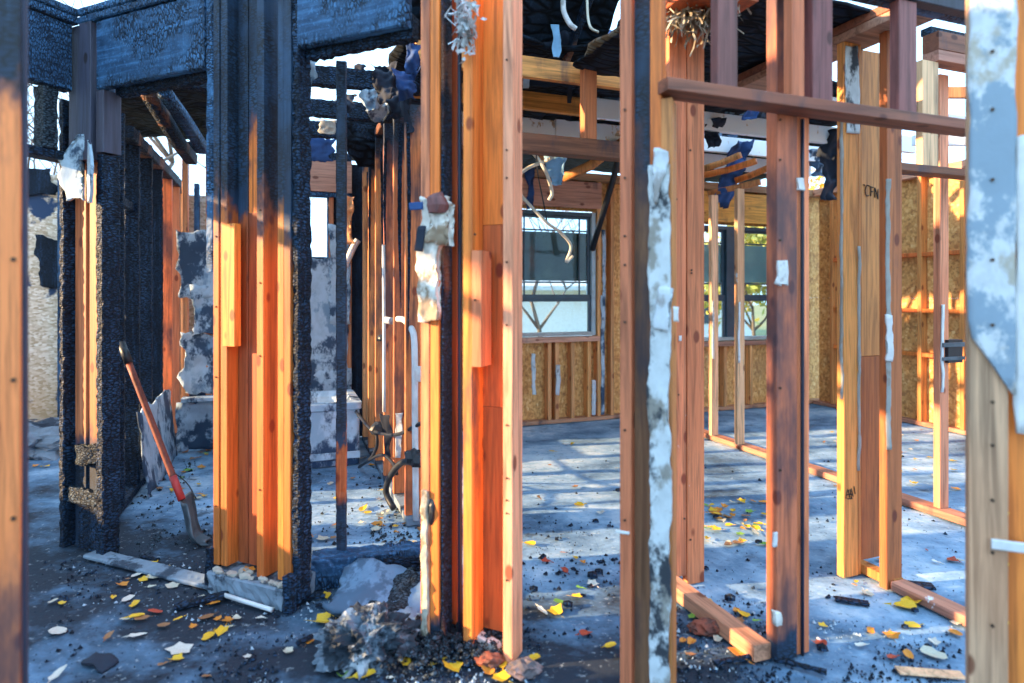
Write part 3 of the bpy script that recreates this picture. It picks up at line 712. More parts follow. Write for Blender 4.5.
pb.slab('plaster_face', .046, -.012, 1.0, .10, 1.4, plaster('near plaster', (.62, .65, .68), (.24, .32, .40), .45, 7, third=(.42, .38, .32)), th=.011, edge=.008, seed=41, nx=8, ny=30, shape=lambda v: (max(0, .9-v*8), 1))
pb.slab('plaster_face', .12, .0, .90, .05, .75, M['plaster_clean'], th=.014, edge=.012, seed=42, nx=5, ny=20)
for py in (52, 110, 180, 260, 325, 402, 445, 500, 552, 625): pb.nail(.045, -.014, gz(py, 1.56), .0045)
pb.bar('fastener_strap', (.045, .15), (-.012, -.002), (gz(551, 1.55), gz(541, 1.55)), M['plaster_clean'])
for py in (520, 572, 632): obj('yellow_tack', rock(.006, .006, .006, 3, .3, 1), M['leaf_yellow'], pb.r, loc=Vector((.088, .038, gz(py, 1.55)))-pb.o)

# ------------------------------------------------------------------ cross walls on the right
r1 = Thing('sunlit_post', 'double stud post, sunlit on its edge, with a thin dark conduit in its seam', 'post', WR, .05, .03)
r1.bar('stud', (0, .089), (0, .052), (.0, 2.42), wood('post stud smoked on its face', (.60, .19, .075), white=.06, soot=.75, bot=(.0, .12)))
r1.bar('stud', (.093, .155), (.012, .06), (.0, 2.42), M['pink'])
r1.tube('conduit', [(.113, .002, 0), (.113, .002, 1.0), (.113, .002, 1.86)], .006, M['conduit'])
r1.slab('plaster_scrap', WR.a(783, -.015), -.015, zp(WR, 286, 784), .045, .09, M['plaster_clean'], th=.01, edge=.014, seed=51)
r1.slab('plaster_scrap', WR.a(778, -.015), -.017, zp(WR, 285, 777), .025, .07, M['plaster_clean'], th=.008, edge=.01, seed=52, nx=5, ny=6, rot=(0, R(25), 0))
r1.slab('plaster_scrap', WR.a(802, -.015), -.01, zp(WR, 192, 802), .03, .05, M['plaster_clean'], th=.01, edge=.01, seed=53, nx=5, ny=6)
r1.slab('plaster_scrap', WR.a(776, -.012), -.012, zp(WR, 545, 776), .02, .05, M['plaster_clean'], th=.008, edge=.008, seed=54, nx=5, ny=6)
r1.slab('plaster_scrap', WR.a(778, -.012), -.014, zp(WR, 626, 778), .03, .06, M['plaster_tan'], th=.02, edge=.01, seed=55, nx=5, ny=6)
for py in (120, 160, 240, 388, 470): r1.nail(WR.a(780, -.001), -.001, zp(WR, py, 780))
rf = Thing('double_stud', 'pair of tall rust orange studs at the far end of the floor plate', 'post', WR, .05, .6)
rf.bar('stud', (-.032, .056), (.585, .623), (.04, 2.41), M['pink_white']); rf.bar('stud', (.058, .146), (.58, .618), (.0, 2.41), M['pink_white'])
rf.bar('back_stud', (-.036, -.0), (.624, .66), (.0, 2.41), M['orange'])
for px, py in ((691, 270), (691, 273), (678, 394), (684, 518), (690, 540), (676, 200), (690, 150)): rf.nail(WR.a(px, .58), .578, WR.z(py, .05, .58))
rf.slab('splash', .02, .576, 1.05, .018, .03, M['plaster_clean'], th=.006, edge=.006, nx=4, ny=4, seed=3)
tp1 = Thing('top_plate', 'rust orange top plate resting on the pair of rust orange studs', 'plate', WR, .05, .5, 2.412)
tp1.bar('plate_board', (-.12, .19), (.30, .80), (2.412, 2.45), M['deep'], axis=1); 
fp1 = Thing('floor_plate', 'dusty floor plate running from the pair of studs to the sunlit post', 'plate', WR, -.03, .3)
fp1.bar('plate_board', (-.075, -.003), (.025, .58), (0, .055), M['plate'], axis=1)
# overhead rail with cripples
rail = Thing('overhead_rail', 'long brown horizontal rail crossing in front of the posts with short studs standing on it', 'rail', WR, .3, -.02, 1.87)
rz0, rz1 = 1.865, 1.903
ra0, ra1 = WR.a(660, -.05), WR.a(975, -.05)
rail.bar('rail_board', (ra0, ra1), (-.092, -.003), (rz0, rz1), M['rail'], axis=0, bow=.004)
for p0, p1, mt in ((718, 743, 'purple'), (792, 809.5, 'pink'), (813, 838, 'purple'), (899, 922, 'purple')):
    a0_, a1_ = WR.a(p0, -.08), WR.a(p1-5, -.08)
    rail.bar('cripple_stud', (a0_, a1_), (-.08, -.042), (rz1, 2.30), M[mt])
tph = Thing('dark_header', 'smoke blackened header lying across the short studs of the overhead rail', 'header', WR, .5, -.04, 2.30)
tph.bar('header_board', (ra0-.05, ra1+.25), (-.09, -.045), (2.302, 2.44), M['blue_wood'], axis=0); tph.bar('header_board', (ra0-.05, ra1+.25), (-.043, -.003), (2.302, 2.40), M['char_blue'], axis=0)

r2 = Thing('marked_post', 'orange stud post with black marker scribbles and grey caulk lines', 'post', W2, .0, .08)
r2.bar('stud', (-.078, .008), (.147, .185), (.0, 2.37), M['tan'])
r2.bar('stud', (.012, .03), (.15, .185), (.0, 2.37), M['tan'])
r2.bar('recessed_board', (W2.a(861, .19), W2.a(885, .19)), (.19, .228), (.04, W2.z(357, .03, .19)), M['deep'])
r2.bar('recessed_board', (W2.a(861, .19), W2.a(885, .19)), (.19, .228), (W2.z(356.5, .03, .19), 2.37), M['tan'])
r2.bar('stud', (0, .089), (0, .038), (.0, 2.37), wood('umber stud', (.48, .155, .04), soot=.2))
r2.slab('caulk_line', .0, -.006, W2.z(450, 0), .02, 1.15, M['caulk'], th=.008, edge=.006, nx=3, ny=60, seed=61, rot=(0, 0, R(-40)), label='smeared grey caulk line')
r2.slab('caulk_line', .0, -.012, W2.z(362, 0), .03, .20, M['plaster_clean'], th=.01, edge=.012, nx=5, ny=12, seed=62, rot=(0, 0, R(-30)))
r2.slab('caulk_line', .010, .142, W2.z(470, 0, .15), .016, 1.0, M['caulk'], th=.006, edge=.004, nx=3, ny=36, seed=63)
r2.slab('caulk_line', -.08, .15, W2.z(400, -.08, .15), .014, 1.3, M['caulk'], th=.01, edge=.006, nx=3, ny=36, seed=64)
def scribble(T, strokes, ox, b, oz, s, r=.0022):
    for st in strokes: T.tube('marker_stroke', [(ox+x*s, b, oz+z*s) for x, z in st], r, M['ink'], smooth=3, n=5)
zz = W2.z(196, .03, .19)
scribble(r2, [[(0, 1.15), (.05, .95)], [(.75, 1.0), (.35, 1.05), (.15, .55), (.3, .1), (.6, .15)], [(.85, 1.0), (.85, .1)], [(.85, .95), (1.2, .9)], [(.85, .55), (1.15, .5)], [(1.35, .9), (1.35, .0)], [(1.35, .9), (1.75, -.1)], [(1.75, .8), (1.75, -.15)]], W2.a(864, .187), .187, zz, .05)
zz = W2.z(499, -.05, .147)
scribble(r2, [[(0, .1), (.25, .9), (.5, .1)], [(.5, .9), (.75, .0)], [(.65, .95), (.9, .2)], [(1.0, 1.1), (1.15, .4)], [(.1, .45), (.8, .4)], [(.2, .05), (.75, .0)]], -.068, .145, zz, .048)
fp2 = Thing('floor_plate', 'floor plate with yellow leaves running from the marked post towards the camera', 'plate', W2, .04, -.5)
fp2.bar('plate_board', (.01, .09), (-1.3, -.01), (0, .038), M['plate'], axis=1); fp2.bar('plate_end', (.035, .09), (-.004, .19), (0, .04), M['tan'], axis=1)
tp2 = Thing('top_plate', 'double top plate on the marked post, its end pale with plaster', 'plate', W2, .0, .2, 2.372)
tp2.bar('plate_board', (-.08, .09), (-.25, .9), (2.372, 2.41), M['grey_board'], axis=1); tp2.bar('plate_board', (-.08, .09), (-.25, .9), (2.412, 2.45), M['rail'], axis=1)
r2.slab('plaster_smear', -.035, .138, 1.96, .082, .40, M['plaster_char'], th=.006, edge=.012, nx=8, ny=20, seed=66, label='scorched plaster left on the stud top')
# thin partition
rsw = Thing('roof_sheet', 'burnt black roof sheet resting on the pale-ended double top plate', 'roof sheet', W2, -.25, .0, 2.452)
obj('sheet_board', slab(1.0, 1.3, .014, nx=16, ny=16, edge=.05, amp=.012, seed=211, freq=3), M['roof_char'], rsw.r, loc=(-.15, 0, .03), rot=(R(-88), R(4), 0))
lab3 = ['pale thin stud by the double window, first of two on the partition plate', 'pale thin stud in front of the double window near its blue mullion', 'tall pale-edged stud standing alone on the partition plate by the switch box']
for (px, b, lab, mt) in ((711.5, 1.95, lab3[0], 'pale'), (737.5, 1.61, lab3[1], 'pale'), (940, 0, lab3[2], 'lilac')):
    a = W3.a(px, b)
    T = Thing('partition_stud', lab, 'stud', W3, a+.04, b+.02)
    T.bar('stud_board', (a, a+.072), (b, b+.04), (.042, 2.11 if b else 2.50), wood('partition stud %d' % px, (.78, .44, .24) if b else (.66, .25, .13), white=.08, top=None))
    T.slab('plaster_smear', a+.01, b-.012, .7, .02, .5, M['plaster_clean'], th=.008, edge=.008, nx=3, ny=14, seed=int(px))
fp3 = Thing('floor_plate', 'narrow floor plate under the thin partition studs', 'plate', W3, .0, .9)
fp3.bar('plate_board', (-.07, .03), (-.9, 2.2), (0, .04), M['plate'], axis=1)
for i, (px, q, py, D) in enumerate(((905, 985, 92, 4.6), (915, 985, 140, 5.0))):
    T = Thing('loose_batten', ['orange batten against the sky behind the partition rail', 'white batten behind the partition rail'][i], 'batten', FX, gx(px, D), D, gz(py, D))
    T.bar('batten_board', (gx(px, D), gx(q, D)), (D, D+.04), (gz(py, D)-.04, gz(py, D)+.04), [M['tan'], M['joist_white']][i], axis=0)
bk = Thing('switch_box', 'small dark metal switch box fixed to the lone partition stud', 'box', W3, .12, .02, W3.z(362, .1))
zb_ = W3.z(362, .1)
bk.bar('box_shell', (W3.a(948.5, -.02), W3.a(963, -.02)), (-.02, .04), (zb_, zb_+.13), M['black'], axis=2); bk.bar('bracket', (W3.a(944, -.03), W3.a(966, -.03)), (-.026, -.02), (zb_+.09, zb_+.115), M['iron']); bk.bar('bracket', (W3.a(944, -.03), W3.a(966, -.03)), (-.026, -.02), (zb_+.015, zb_+.035), M['iron'])
rr = Thing('partition_rail', 'brown rail with a pale short stud on it, lower than the long overhead rail', 'rail', W3, .1, -.1, W3.z(176, 0))
zr = W3.z(178, 0, -.1)
rr.bar('rail_board', (-.65, .75), (-.14, -.05), (zr, zr+.04), M['rail'], axis=0)
rr.bar('cripple_stud', (W3.a(919, -.1), W3.a(935, -.1)), (-.12, -.08), (zr+.04, 2.50), M['pale'])
ph = Thing('partition_header', 'weathered double plate with sky above it over the partition rail', 'header', W3, .2, -.1, 2.50)
ph.bar('plate_board', (-.25, .95), (-.14, -.05), (2.502, 2.56), M['grey_board'], axis=0); ph.bar('plate_board', (-.25, .95), (-.14, -.05), (2.562, 2.66), M['rail'], axis=0); ph.bar('plate_board', (-.25, 1.0), (-.10, -.04), (2.662, 2.70), M['char'], axis=0)

# ------------------------------------------------------------------ thin charred stud, threshold curb
th = Thing('threshold_curb', 'blackened low curb crossing from door post to the centre posts', 'curb', Frame((-.85, 2.62), 14), .3, 0)
th.bar('curb_block', (.0, .62), (0, .12), (-.01, .13), M['char_blue'], rough=.016, axis=0); th.bar('burnt_board', (.3, .60), (-.03, .0), (.02, .12), M['char'], rough=.012, axis=0)
ts = Thing('thin_stud', 'lone thin charred stud with a bare orange stretch standing on the threshold curb', 'stud', Frame((gx(335.5, 2.72), 2.72), 10), .02, .02)
ts.bar('stud_board', (0, .047), (0, .04), (.10, 2.28), wood('charred stud bare at the middle', (.62, .17, .04), top=(.62, .72), bot=(.28, .40)), rough=.004)

# ------------------------------------------------------------------ mid room header, joists, roof
FH = Frame((.044, 3.40), 20.1)
mh = Thing('room_header', 'sooty brown header across the room opening with one short stud rising from it', 'header', FH, .2, 0, 2.08)
za = FH.z(150, 0, 0)
mh.bar('header_board', (-.52, 1.0), (0, .089), (za, za+.10), M['rail'], axis=0)
mh.bar('cripple_stud', (FH.a(584.5), FH.a(597)), (.0, .06), (za+.10, 2.60), M['pink'], label='pinkish short stud')
mh.bar('support_post', (.86, .95), (.0, .089), (0, za), M['brown'])
ra = Thing('ceiling_joist', 'orange joist nearest the room header, torn foil hanging over it', 'joist', FH, 0, .35, 2.5, group='ceiling joists of the middle room')
D0 = [.12, .70, 1.28, 1.86, 2.4]
jl = ['upper orange joist with torn foil above the room header', 'second orange joist above the room header', 'grey dusted joist just above the room header', 'browned joist over the back window', 'joist lying along the back wall top']
C.objects.unlink(ra.r)
for i, b in enumerate(D0):
    T = Thing('ceiling_joist', jl[i], 'joist', FH, .1, b, 2.50)
    T.bar('joist_board', (-.55, .78), (b, b+.04), (2.50, 2.62), M['joist'] if i < 2 else M['joist_white'] if i == 2 else M['rail'], axis=0, bow=.006)
jr = ['first whitened joist past the rust orange pair, under the overhead rail', 'second whitened joist past the rust orange pair', 'third whitened joist, the blue cloth hangs from it', 'fourth whitened joist near the double window']
for i, b in enumerate(D0[:4]):
    T = Thing('ceiling_joist', jr[i], 'joist', FH, 1.5, b, 2.50)
    T.bar('joist_board', (.80, 4.0), (b+.02, b+.06), (2.50, 2.64), M['joist_white'], axis=0, bow=.006)
def sheet_thing(name, label, cat, pos, rz, w_, h, mat, tilt=(0, 0), group=None, **k):
    o = obj(name, slab(w_, h, k.pop('th', .012), **k), mat, loc=pos, rot=(tilt[0], tilt[1], R(rz))); return tag(o, label, cat, group)
rn = ['over the room header', 'over the window with muntins', 'over the double window', 'over the whitened joists', 'above the marked post', 'over the far wall corner']
rs = [(-.62, .68, .05, 1.5, 0), (-.62, .68, 1.36, 3.1, 0), (.6, 1.95, 1.30, 3.3, 0), (.6, 1.95, .0, 1.42, 0), (1.75, 3.1, .0, .95, 0), (1.85, 4.1, 1.3, 3.0, 0)]
for i, (x0, x1, y0, y1, tl) in enumerate(rs):
    T = Thing('roof_sheet', 'burnt black roof sheet '+rn[i], 'roof sheet', FH, x0, y0, 2.66)
    obj('sheet_board', slab(x1-x0, y1-y0, .015, nx=16, ny=16, edge=.05, amp=.03, seed=70+i, freq=2), M['roof_char'], T.r, loc=((x1-x0)/2, 0, 0.03), rot=(R((-92.5, -93, -92, -91, -90, -92)[i]), 0, 0))
for i, (x0, x1, yb, zb2, L, lab) in enumerate(((-.62, .60, .22, 2.70, 1.15, 'pitched black roof sheet rising from the room header'), (.62, 1.80, .15, 2.70, 1.1, 'pitched black roof sheet over the rust orange pair'))):
    T = Thing('roof_slope', lab, 'roof sheet', FH, x0, yb, zb2)
    obj('sheet_board', slab(x1-x0, L, .015, nx=16, ny=16, edge=.06, amp=.04, seed=170+i, freq=2.5), M['roof_char'], T.r, loc=((x1-x0)/2, 0, 0), rot=(R(52), 0, 0))
    for k in range(3): T.bar('rafter', (x0+.12+k*.42, x0+.16+k*.42), (yb-.02, yb+.02), (zb2-.10, zb2+.02), M['char'], rough=.005, axis=0) if False else obj('rafter', bar((-.02, -.06, 0), (.02, .0, L), rough=.005), M['char_brown'], T.r, loc=(.15+k*.42, -.0, -.02), rot=(R(52), 0, 0))
# hanging scraps in the middle room
def hang(label, px, py0, py1, D, wpx, mat, seed, amp=.03, rz=0, cat='scrap', name='hanging_scrap', edge=.03):
    z1, z0 = gz(py0, D), gz(py1, D); off = Vector((seed*1.7, 3.1, 8.2))
    f = lambda v, q: noise.noise(Vector((v*2.6, q*5.0, 0))+off)
    shp = lambda v: (.22+.34*f(v, 0)-.12*v, .80+.34*f(v, 1)+.12*v)
    o = obj(name, slab(wpx/FPX*D*1.15, z1-z0, .005, nx=14, ny=18, edge=edge, amp=amp*1.3, seed=seed, freq=9, shape=shp), mat, loc=(gx(px, D), D, z0), rot=(0, 0, R(rz))); return tag(o, label, cat)
hang('dark cloth bunched over the upper orange joist', 552, 14, 52, 3.66, 60, M['darkcloth'], 81, .06)
hang('dark cloth hanging below the upper orange joist', 560, 58, 88, 3.95, 95, M['darkcloth'], 82, .05)
hang('black cloth below the second orange joist', 575, 100, 120, 4.6, 90, M['darkcloth'], 83, .05)
hang('blue foil strip hanging over the upper orange joist', 556, 25, 57, 3.45, 11, M['tarp_pale'], 84, .015, edge=.008)
hang('dark blue tarp folds near the pink front stud top', 609, 25, 62, 3.9, 26, M['tarp'], 85, .06)
hang('pale blue torn sheet under the room header', 556, 157, 184, 4.6, 22, M['tarp_pale'], 86, .03)
hang('black strip hanging from the second orange joist', 570, 62, 103, 3.9, 6, M['darkcloth'], 87, .01, edge=.004)
hang('pale scrap stuck at the edge stud under the orange joist', 526, 68, 88, 3.8, 9, M['plaster_blue'], 88, .01, edge=.008)
hang('grey insulation tuft hanging beside panel post top', 536, 8, 22, 3.6, 26, M['darkcloth'], 89, .03)
hang('grey tarp fold at the window header', 530, 166, 210, WB.w(WB.a(530, -.03), -.03).y, 10, M['tarp'], 90, .02)
bl = Thing('broken_board', 'splintered orange board leaning from header towards the window, the longer one', 'board', FX, gx(560, 5), 5.0, gz(180, 5))
bl.tube('board_length', [P(563, 178, 5.1), P(590, 166, 5.0), FH.w(FH.a(622, 1.27), 1.27, 2.50)], .045, M['tan'], n=4, smooth=1)
bl2 = Thing('broken_board', 'short splintered tan board end under the room header', 'board', FX, gx(550, 4.6), 4.6, gz(158, 4.6))
bl2.tube('board_length', [P(541, 160, 4.7), P(572, 144, 4.6)], .04, M['tan'], n=4, smooth=1)
def cable(label, pts, r, mat, cat='cable', name='cable', n=6):
    o = obj(name, tube([p if isinstance(p, Vector) else P(*p) for p in pts], r, n=n), mat); return tag(o, label, cat)
cable('pale wire drooping before the window with a hooked end', [FH.w(FH.a(513, .095), .095, za+.05), (512, 184, 4.2), (518, 192, 4.6), (545, 221, 4.6), (560, 232, 4.8), (571, 246, 4.9), (566, 262, 4.9), (573, 256, 4.9)], .012, M['wire'])
cable('pale looped wire beside the edge stud under the header', [FH.w(FH.a(514, .095), .095, za+.06), (532, 152, 4.0), (545, 170, 4.0), (552, 192, 4.1), (549, 200, 4.1)], .012, M['wire'])
cable('pale wire bent up across the loop of another', [(510, 182, 4.0), (528, 168, 4.0), (548, 160, 4.0), FH.w(FH.a(556, .095), .095, za+.03)], .012, M['wire'])
cable('white bent cable end hanging at the top of the room', [(563, 0, 3.3), (564, 12, 3.3), (570, 24, 3.3), (576, 29, 3.3)], .014, M['plaster_clean'])
cable('thin pale wire curving over the short pink stud', [(587, 0, 3.3), (588, 18, 3.3), (591, 28, 3.3), (598, 32, 3.35)], .007, M['wire'])
cable('thin dark wire hanging before the back window', [FH.w(FH.a(536, .095), .095, za+.04), (538, 175, 4.5), (544, 205, 4.7), (547, 222, 4.7)], .006, M['black'])
ds = tag(obj('hanging_strip', tube([P(618, 160, 5.3), P(613, 180, 5.5), P(592, 250, 5.8)], .03, n=4, smooth=1), M['black']), 'black metal strip slanting down beside the back window', 'strip')
def joist_d(px, b): return FH.w(FH.a(px, b), b).y
def hangj(label, px, b, py1, wpx, mat, seed, amp, top=2.60, **k):
    D = joist_d(px, b); hang(label, px, HOR-(top-EYE)*FPX/D, py1, D, wpx, mat, seed, amp, **k)
Dj = joist_d(735, 1.27); zc = gz(206, Dj)
tag(obj('hanging_cloth', slab(.46, 2.62-zc, .01, nx=18, ny=22, edge=.06, amp=.10, seed=91, freq=6, shape=lambda v: (.55*v, .40+.55*v)), M['tarp'], loc=(gx(733, Dj), Dj-.03, zc)), 'blue cloth hanging from whitened joist before the double window', 'cloth')
hangj('dark blue rag beside the marked post under the overhead rail', 832, .71, 200, 26, M['darkcloth'], 93, .06)
hangj('pale torn insulation facing behind the marked post', 822, 1.27, 176, 34, M['plaster_blue'], 94, .06)
hangj('dark scrap hanging from the second whitened joist by the pair', 712, .71, 150, 22, M['darkcloth'], 95, .06)
hangj('small blue rag hanging at the first whitened joist', 752, .13, 118, 24, M['tarp'], 96, .05)
for i, (px, py, q) in enumerate(((700, 170, 756), (703, 163, 740), (735, 175, 768), (708, 188, 760), (726, 120, 768))):
    T = Thing('broken_lath', ['broken lath under the whitened joists, topmost of the heap', 'thin broken lath beside the blue cloth', 'tilted orange lath before the double window header', 'lowest lath of the heap over the double window', 'stray lath between the first two whitened joists'][i], 'lath', FX, gx(px, 5.3), 5.3, gz(py, 5.3))
    T.tube('lath_length', [P(px, py+6, 5.4), P((px+q)/2, py, 5.35), P(q, py-9+i, 5.2)], .035, M['tan' if i % 2 else 'orange'], n=4, smooth=1)
def strands(label, c, n, spread, ln, mat, seed, r=.0022):
    rnd = random.Random(seed); vs, fs = [], []
    for _ in range(n):
        p = Vector([rnd.gauss(0, 1)*spread[k] for k in range(3)]); d = Vector((rnd.gauss(0, .5), rnd.gauss(0, .5), rnd.gauss(-.6, .5))).normalized()
        e = d.orthogonal().normalized()*r*rnd.uniform(.8, 3); q = p.copy(); k = len(vs)
        for t in range(4):
            vs += [q-e, q+e]; d = (d+Vector((rnd.gauss(0, .35), rnd.gauss(0, .35), rnd.gauss(-.1, .3)))).normalized(); q = q+d*ln*rnd.uniform(.6, 1.2)/3
        for t in range(3): fs.append((k+2*t, k+2*t+1, k+2*t+3, k+2*t+2))
    o = obj('insulation_tuft', mesh('tuft', vs, fs), mat, loc=c); return tag(o, label, 'insulation', kind='stuff')
strands('straw coloured insulation tuft over the top of the rust orange pair', P(698, 8, 2.55), 420, (.07, .03, .035), .10, M['insul'], 1)
strands('grey fluffy insulation tuft at the top of the panel post', P(465, 22, 2.14), 160, (.016, .01, .05), .05, M['plaster'], 2)
for i, (b, a0_, a1_) in enumerate(((.14, .85, 2.4), (.72, .85, 2.4), (1.30, .85, 2.6), (.72, -.5, .6), (1.28, -.5, .6))):
    T = Thing('insulation_batt', ['blue grey insulation lump on the first whitened joist', 'blue grey insulation lump on the second whitened joist', 'blue grey insulation lump on the third whitened joist', 'dark insulation lump on the second orange joist', 'dark insulation lump on the grey dusted joist'][i], 'insulation', FH, a0_, b, 2.69)
    obj('batt', slab(a1_-a0_, .10, .05, nx=50, ny=6, edge=.05, amp=.05, seed=210+i, freq=12), M['fluff'] if i < 3 else M['darkcloth'], T.r, loc=((a1_-a0_)/2, 0, .01), rot=(R(-60), 0, 0))
dz = gz(100, 4.2)

# ------------------------------------------------------------------ bathroom roof remains
FJ = Frame((gx(320, 3.6), 3.6), 16)
bj = [(-.15, .75, 0, 2.47, 'upper charred round-edged joist over the bathroom'), (-.3, .5, .55, 2.44, 'middle charred joist over the bathroom'), (-.35, .45, .95, 2.40, 'lower alligatored joist over the bathroom window'), (-1.4, -.5, .2, 2.45, 'charred joist over the row of black hall studs')]
for a0_, a1_, b, z, lab in bj:
    T = Thing('charred_joist', lab, 'joist', FJ, a0_, b, z)
    T.bar('joist_board', (a0_, a1_), (b, b+.07), (z, z+.12), M['char'], rough=.012, axis=0)
slp = [(P(205, 112, 3.7), P(166, 95, 3.9), 'charred rafter'), ]
T = Thing('fallen_rafter', 'charred rafter sloping down inside the hall, brown on its underside', 'rafter', FX, gx(180, 4), 4.0, 2.2)
T.tube('rafter_length', [P(148, 92, 3.6), P(178, 142, 4.2), P(192, 160, 4.5)], .05, M['char_brown'], n=4, smooth=1)
T = Thing('fallen_rafter', 'blue black rafter lying parallel to the brown-bottomed one', 'rafter', FX, gx(195, 4), 4.0, 2.2)
T.tube('rafter_length', [P(164, 92, 3.6), P(186, 122, 4.0), P(204, 150, 4.4)], .045, M['char_blue'], n=4, smooth=1)
hang('black sloped ceiling sheet above the row of scorched studs', 366, 112, 168, 4.6, 50, M['roof_char'], 101, .03, rz=30)
hang('dark blue sheet behind the lone thin stud top', 318, 138, 162, 4.8, 34, M['tarp'], 102, .01)
hang('cream vinyl scrap wedged under the lower charred joist', 327, 120, 134, 4.3, 22, M['leaf_cream'], 103, .01, edge=.01)
hang('crumpled blue foil at the top of the scorched stud row', 405, 68, 100, 3.3, 30, M['tarp'], 104, .08)
hang('crumpled dark sheet hanging from the upper charred joist', 385, 62, 105, 3.6, 32, M['darkcloth'], 105, .08)
hang('grey papery flap hanging behind the pale blue header', 372, 78, 112, 3.7, 26, M['plaster_blue'], 106, .06)
hang('small dark flap against the sky over the bathroom', 360, 66, 84, 3.7, 16, M['darkcloth'], 107, .03)
hang('black flap sagging under the crumpled blue foil', 398, 84, 118, 3.5, 26, M['darkcloth'], 141, .06)
hang('pale crumpled paper under the black flaps', 376, 96, 122, 3.9, 24, M['plaster_blue'], 142, .06)
hang('dark strip caught on the tops of scorched studs', 408, 92, 135, 3.4, 10, M['darkcloth'], 143, .03)
hang('blue rag end by the pale header corner', 412, 44, 74, 3.2, 18, M['tarp'], 144, .05)
hang('torn black paper over the middle charred joist', 346, 92, 112, 4.0, 20, M['darkcloth'], 145, .05)
hang('torn fibrous strip hanging beside black post edge', 308, 55, 95, 2.75, 14, M['plaster_blue'], 108, .03)
hang('dark upper board hanging behind the black post edge', 294, 56, 118, 2.75, 22, M['char_brown'], 109, .015, edge=.015)

# ------------------------------------------------------------------ bathtub, pipes, cables, shovel, drywall
def loft(rings, caps=(True, True)):
    n = len(rings[0]); vs = [v for r_ in rings for v in r_]; fs = []
    for k in range(len(rings)-1):
        for i in range(n):
            a, b = k*n+i, k*n+(i+1) % n; fs.append((a, b, b+n, a+n))
    if caps[0]: fs.append(tuple(range(n-1, -1, -1)))
    if caps[1]: fs.append(tuple(range((len(rings)-1)*n, len(rings)*n)))
    return vs, fs
def rrect(w_, d, r, z, n=5):
    out = []
    for cx, cy, a0 in ((w_/2-r, d/2-r, 0), (-w_/2+r, d/2-r, 90), (-w_/2+r, -d/2+r, 180), (w_/2-r, -d/2+r, 270)):
        for i in range(n+1):
            a = R(a0+90*i/n); out.append((cx+r*math.cos(a), cy+r*math.sin(a), z))
    return out
tb = Thing('bathtub', 'sooted white bathtub standing across the end of the bathroom', 'bathtub', WB, -2.43, -.49)
tw = .86
vs, fs = loft([rrect(tw, .66, .03, 0), rrect(tw, .66, .03, .40), rrect(tw+.03, .70, .04, .41), rrect(tw+.03, .70, .05, .455), rrect(tw-.10, .56, .1, .46), rrect(tw-.16, .50, .12, .42), rrect(tw-.3, .38, .12, .12)])
obj('basin', mesh('tub', vs, fs, False), M['tub'], tb.r)
tb.bar('apron_lip', (-2.43-tw/2, -2.43+tw/2), (-.49-.345, -.49-.331), (.05, .10), M['tub'], axis=0)
cable('white waste pipe elbowing down the face of the scorched studs', [(398, 319, 3.66), (404, 320, 3.55), (411, 328, 3.42), (414.5, 345, 3.36), (415, 420, 3.36), (416, 520, 3.36)], .018, M['pvc'], 'pipe', 'waste_pipe', 10)
cable('short white pipe stub through scorched stud', [(386, 320, 3.95), (392, 321, 3.85)], .022, M['pvc'], 'pipe', 'pipe_stub', 10)
cable('thin white water pipe running down between scorched studs', [(383.5, 245, 4.0), (384, 330, 4.0), (384, 412, 4.0)], .012, M['pvc'], 'pipe', 'water_pipe')
cable('white diagonal shelf strip at the wall beside the thin stud', [(344, 268, 5.0), (354, 246, 5.0), (358, 240, 5.0)], .03, M['pvc'], 'strip', 'trim_strip', 4)
cable('black cable sagging across the scorched studs', [(347, 400, 5.0), (366, 424, 4.2), (376, 432, 3.9), (395, 435, 3.6), (412, 428, 3.38), (430, 418, 3.3)], .011, M['black'])
cable('black cable looping down to the floor by the tub', [(376, 430, 3.95), (377, 445, 3.95), (371, 458, 4.1), (359, 467, 4.5)], .011, M['black'])
cable('second black cable arching low across the scorched studs', [(360, 466, 4.4), (380, 455, 3.9), (392, 462, 3.7), (397, 474, 3.55)], .010, M['black'])
cable('thick black hose curling from the charred fitting to the floor', [(418, 464, 3.30), (403, 462, 3.42), (391, 475, 3.5), (386, 492, 3.55), (394, 509, 3.5)], .018, M['black'], 'hose', 'hose', 8)
for i, (px, py, D, s_) in enumerate(((414, 458, 3.34, .05), (420, 462, 3.3, .045), (378, 430, 3.95, .05), (381, 339, 4.05, .03))):
    tag(obj('melted_fitting', rock(s_, s_*.7, s_, 130+i, .5), M['black'], loc=P(px, py, D)-Vector((0, 0, s_*.5))), ['melted black fitting at the hose end by the waste pipe', 'twisted black fitting touching the plastered post', 'melted black junction where the cables cross', 'small black clip on the thin water pipe'][i], 'fitting')
hang('pale torn paper on the waste pipe', 419, 366, 382, 3.33, 9, M['plaster_clean'], 111, .006, edge=.008)
hang('pale torn drywall strip between scorched studs', 398, 412, 458, 3.72, 9, M['plaster'], 112, .01, edge=.01)
hang('torn drywall strip with black scorch beside it', 386, 414, 458, 3.92, 10, M['darkcloth'], 113, .01, edge=.01)
hang('cracked trim piece pinned at the far end of the stud row', 347, 195, 245, 4.9, 16, M['l1_far'], 114, .03)

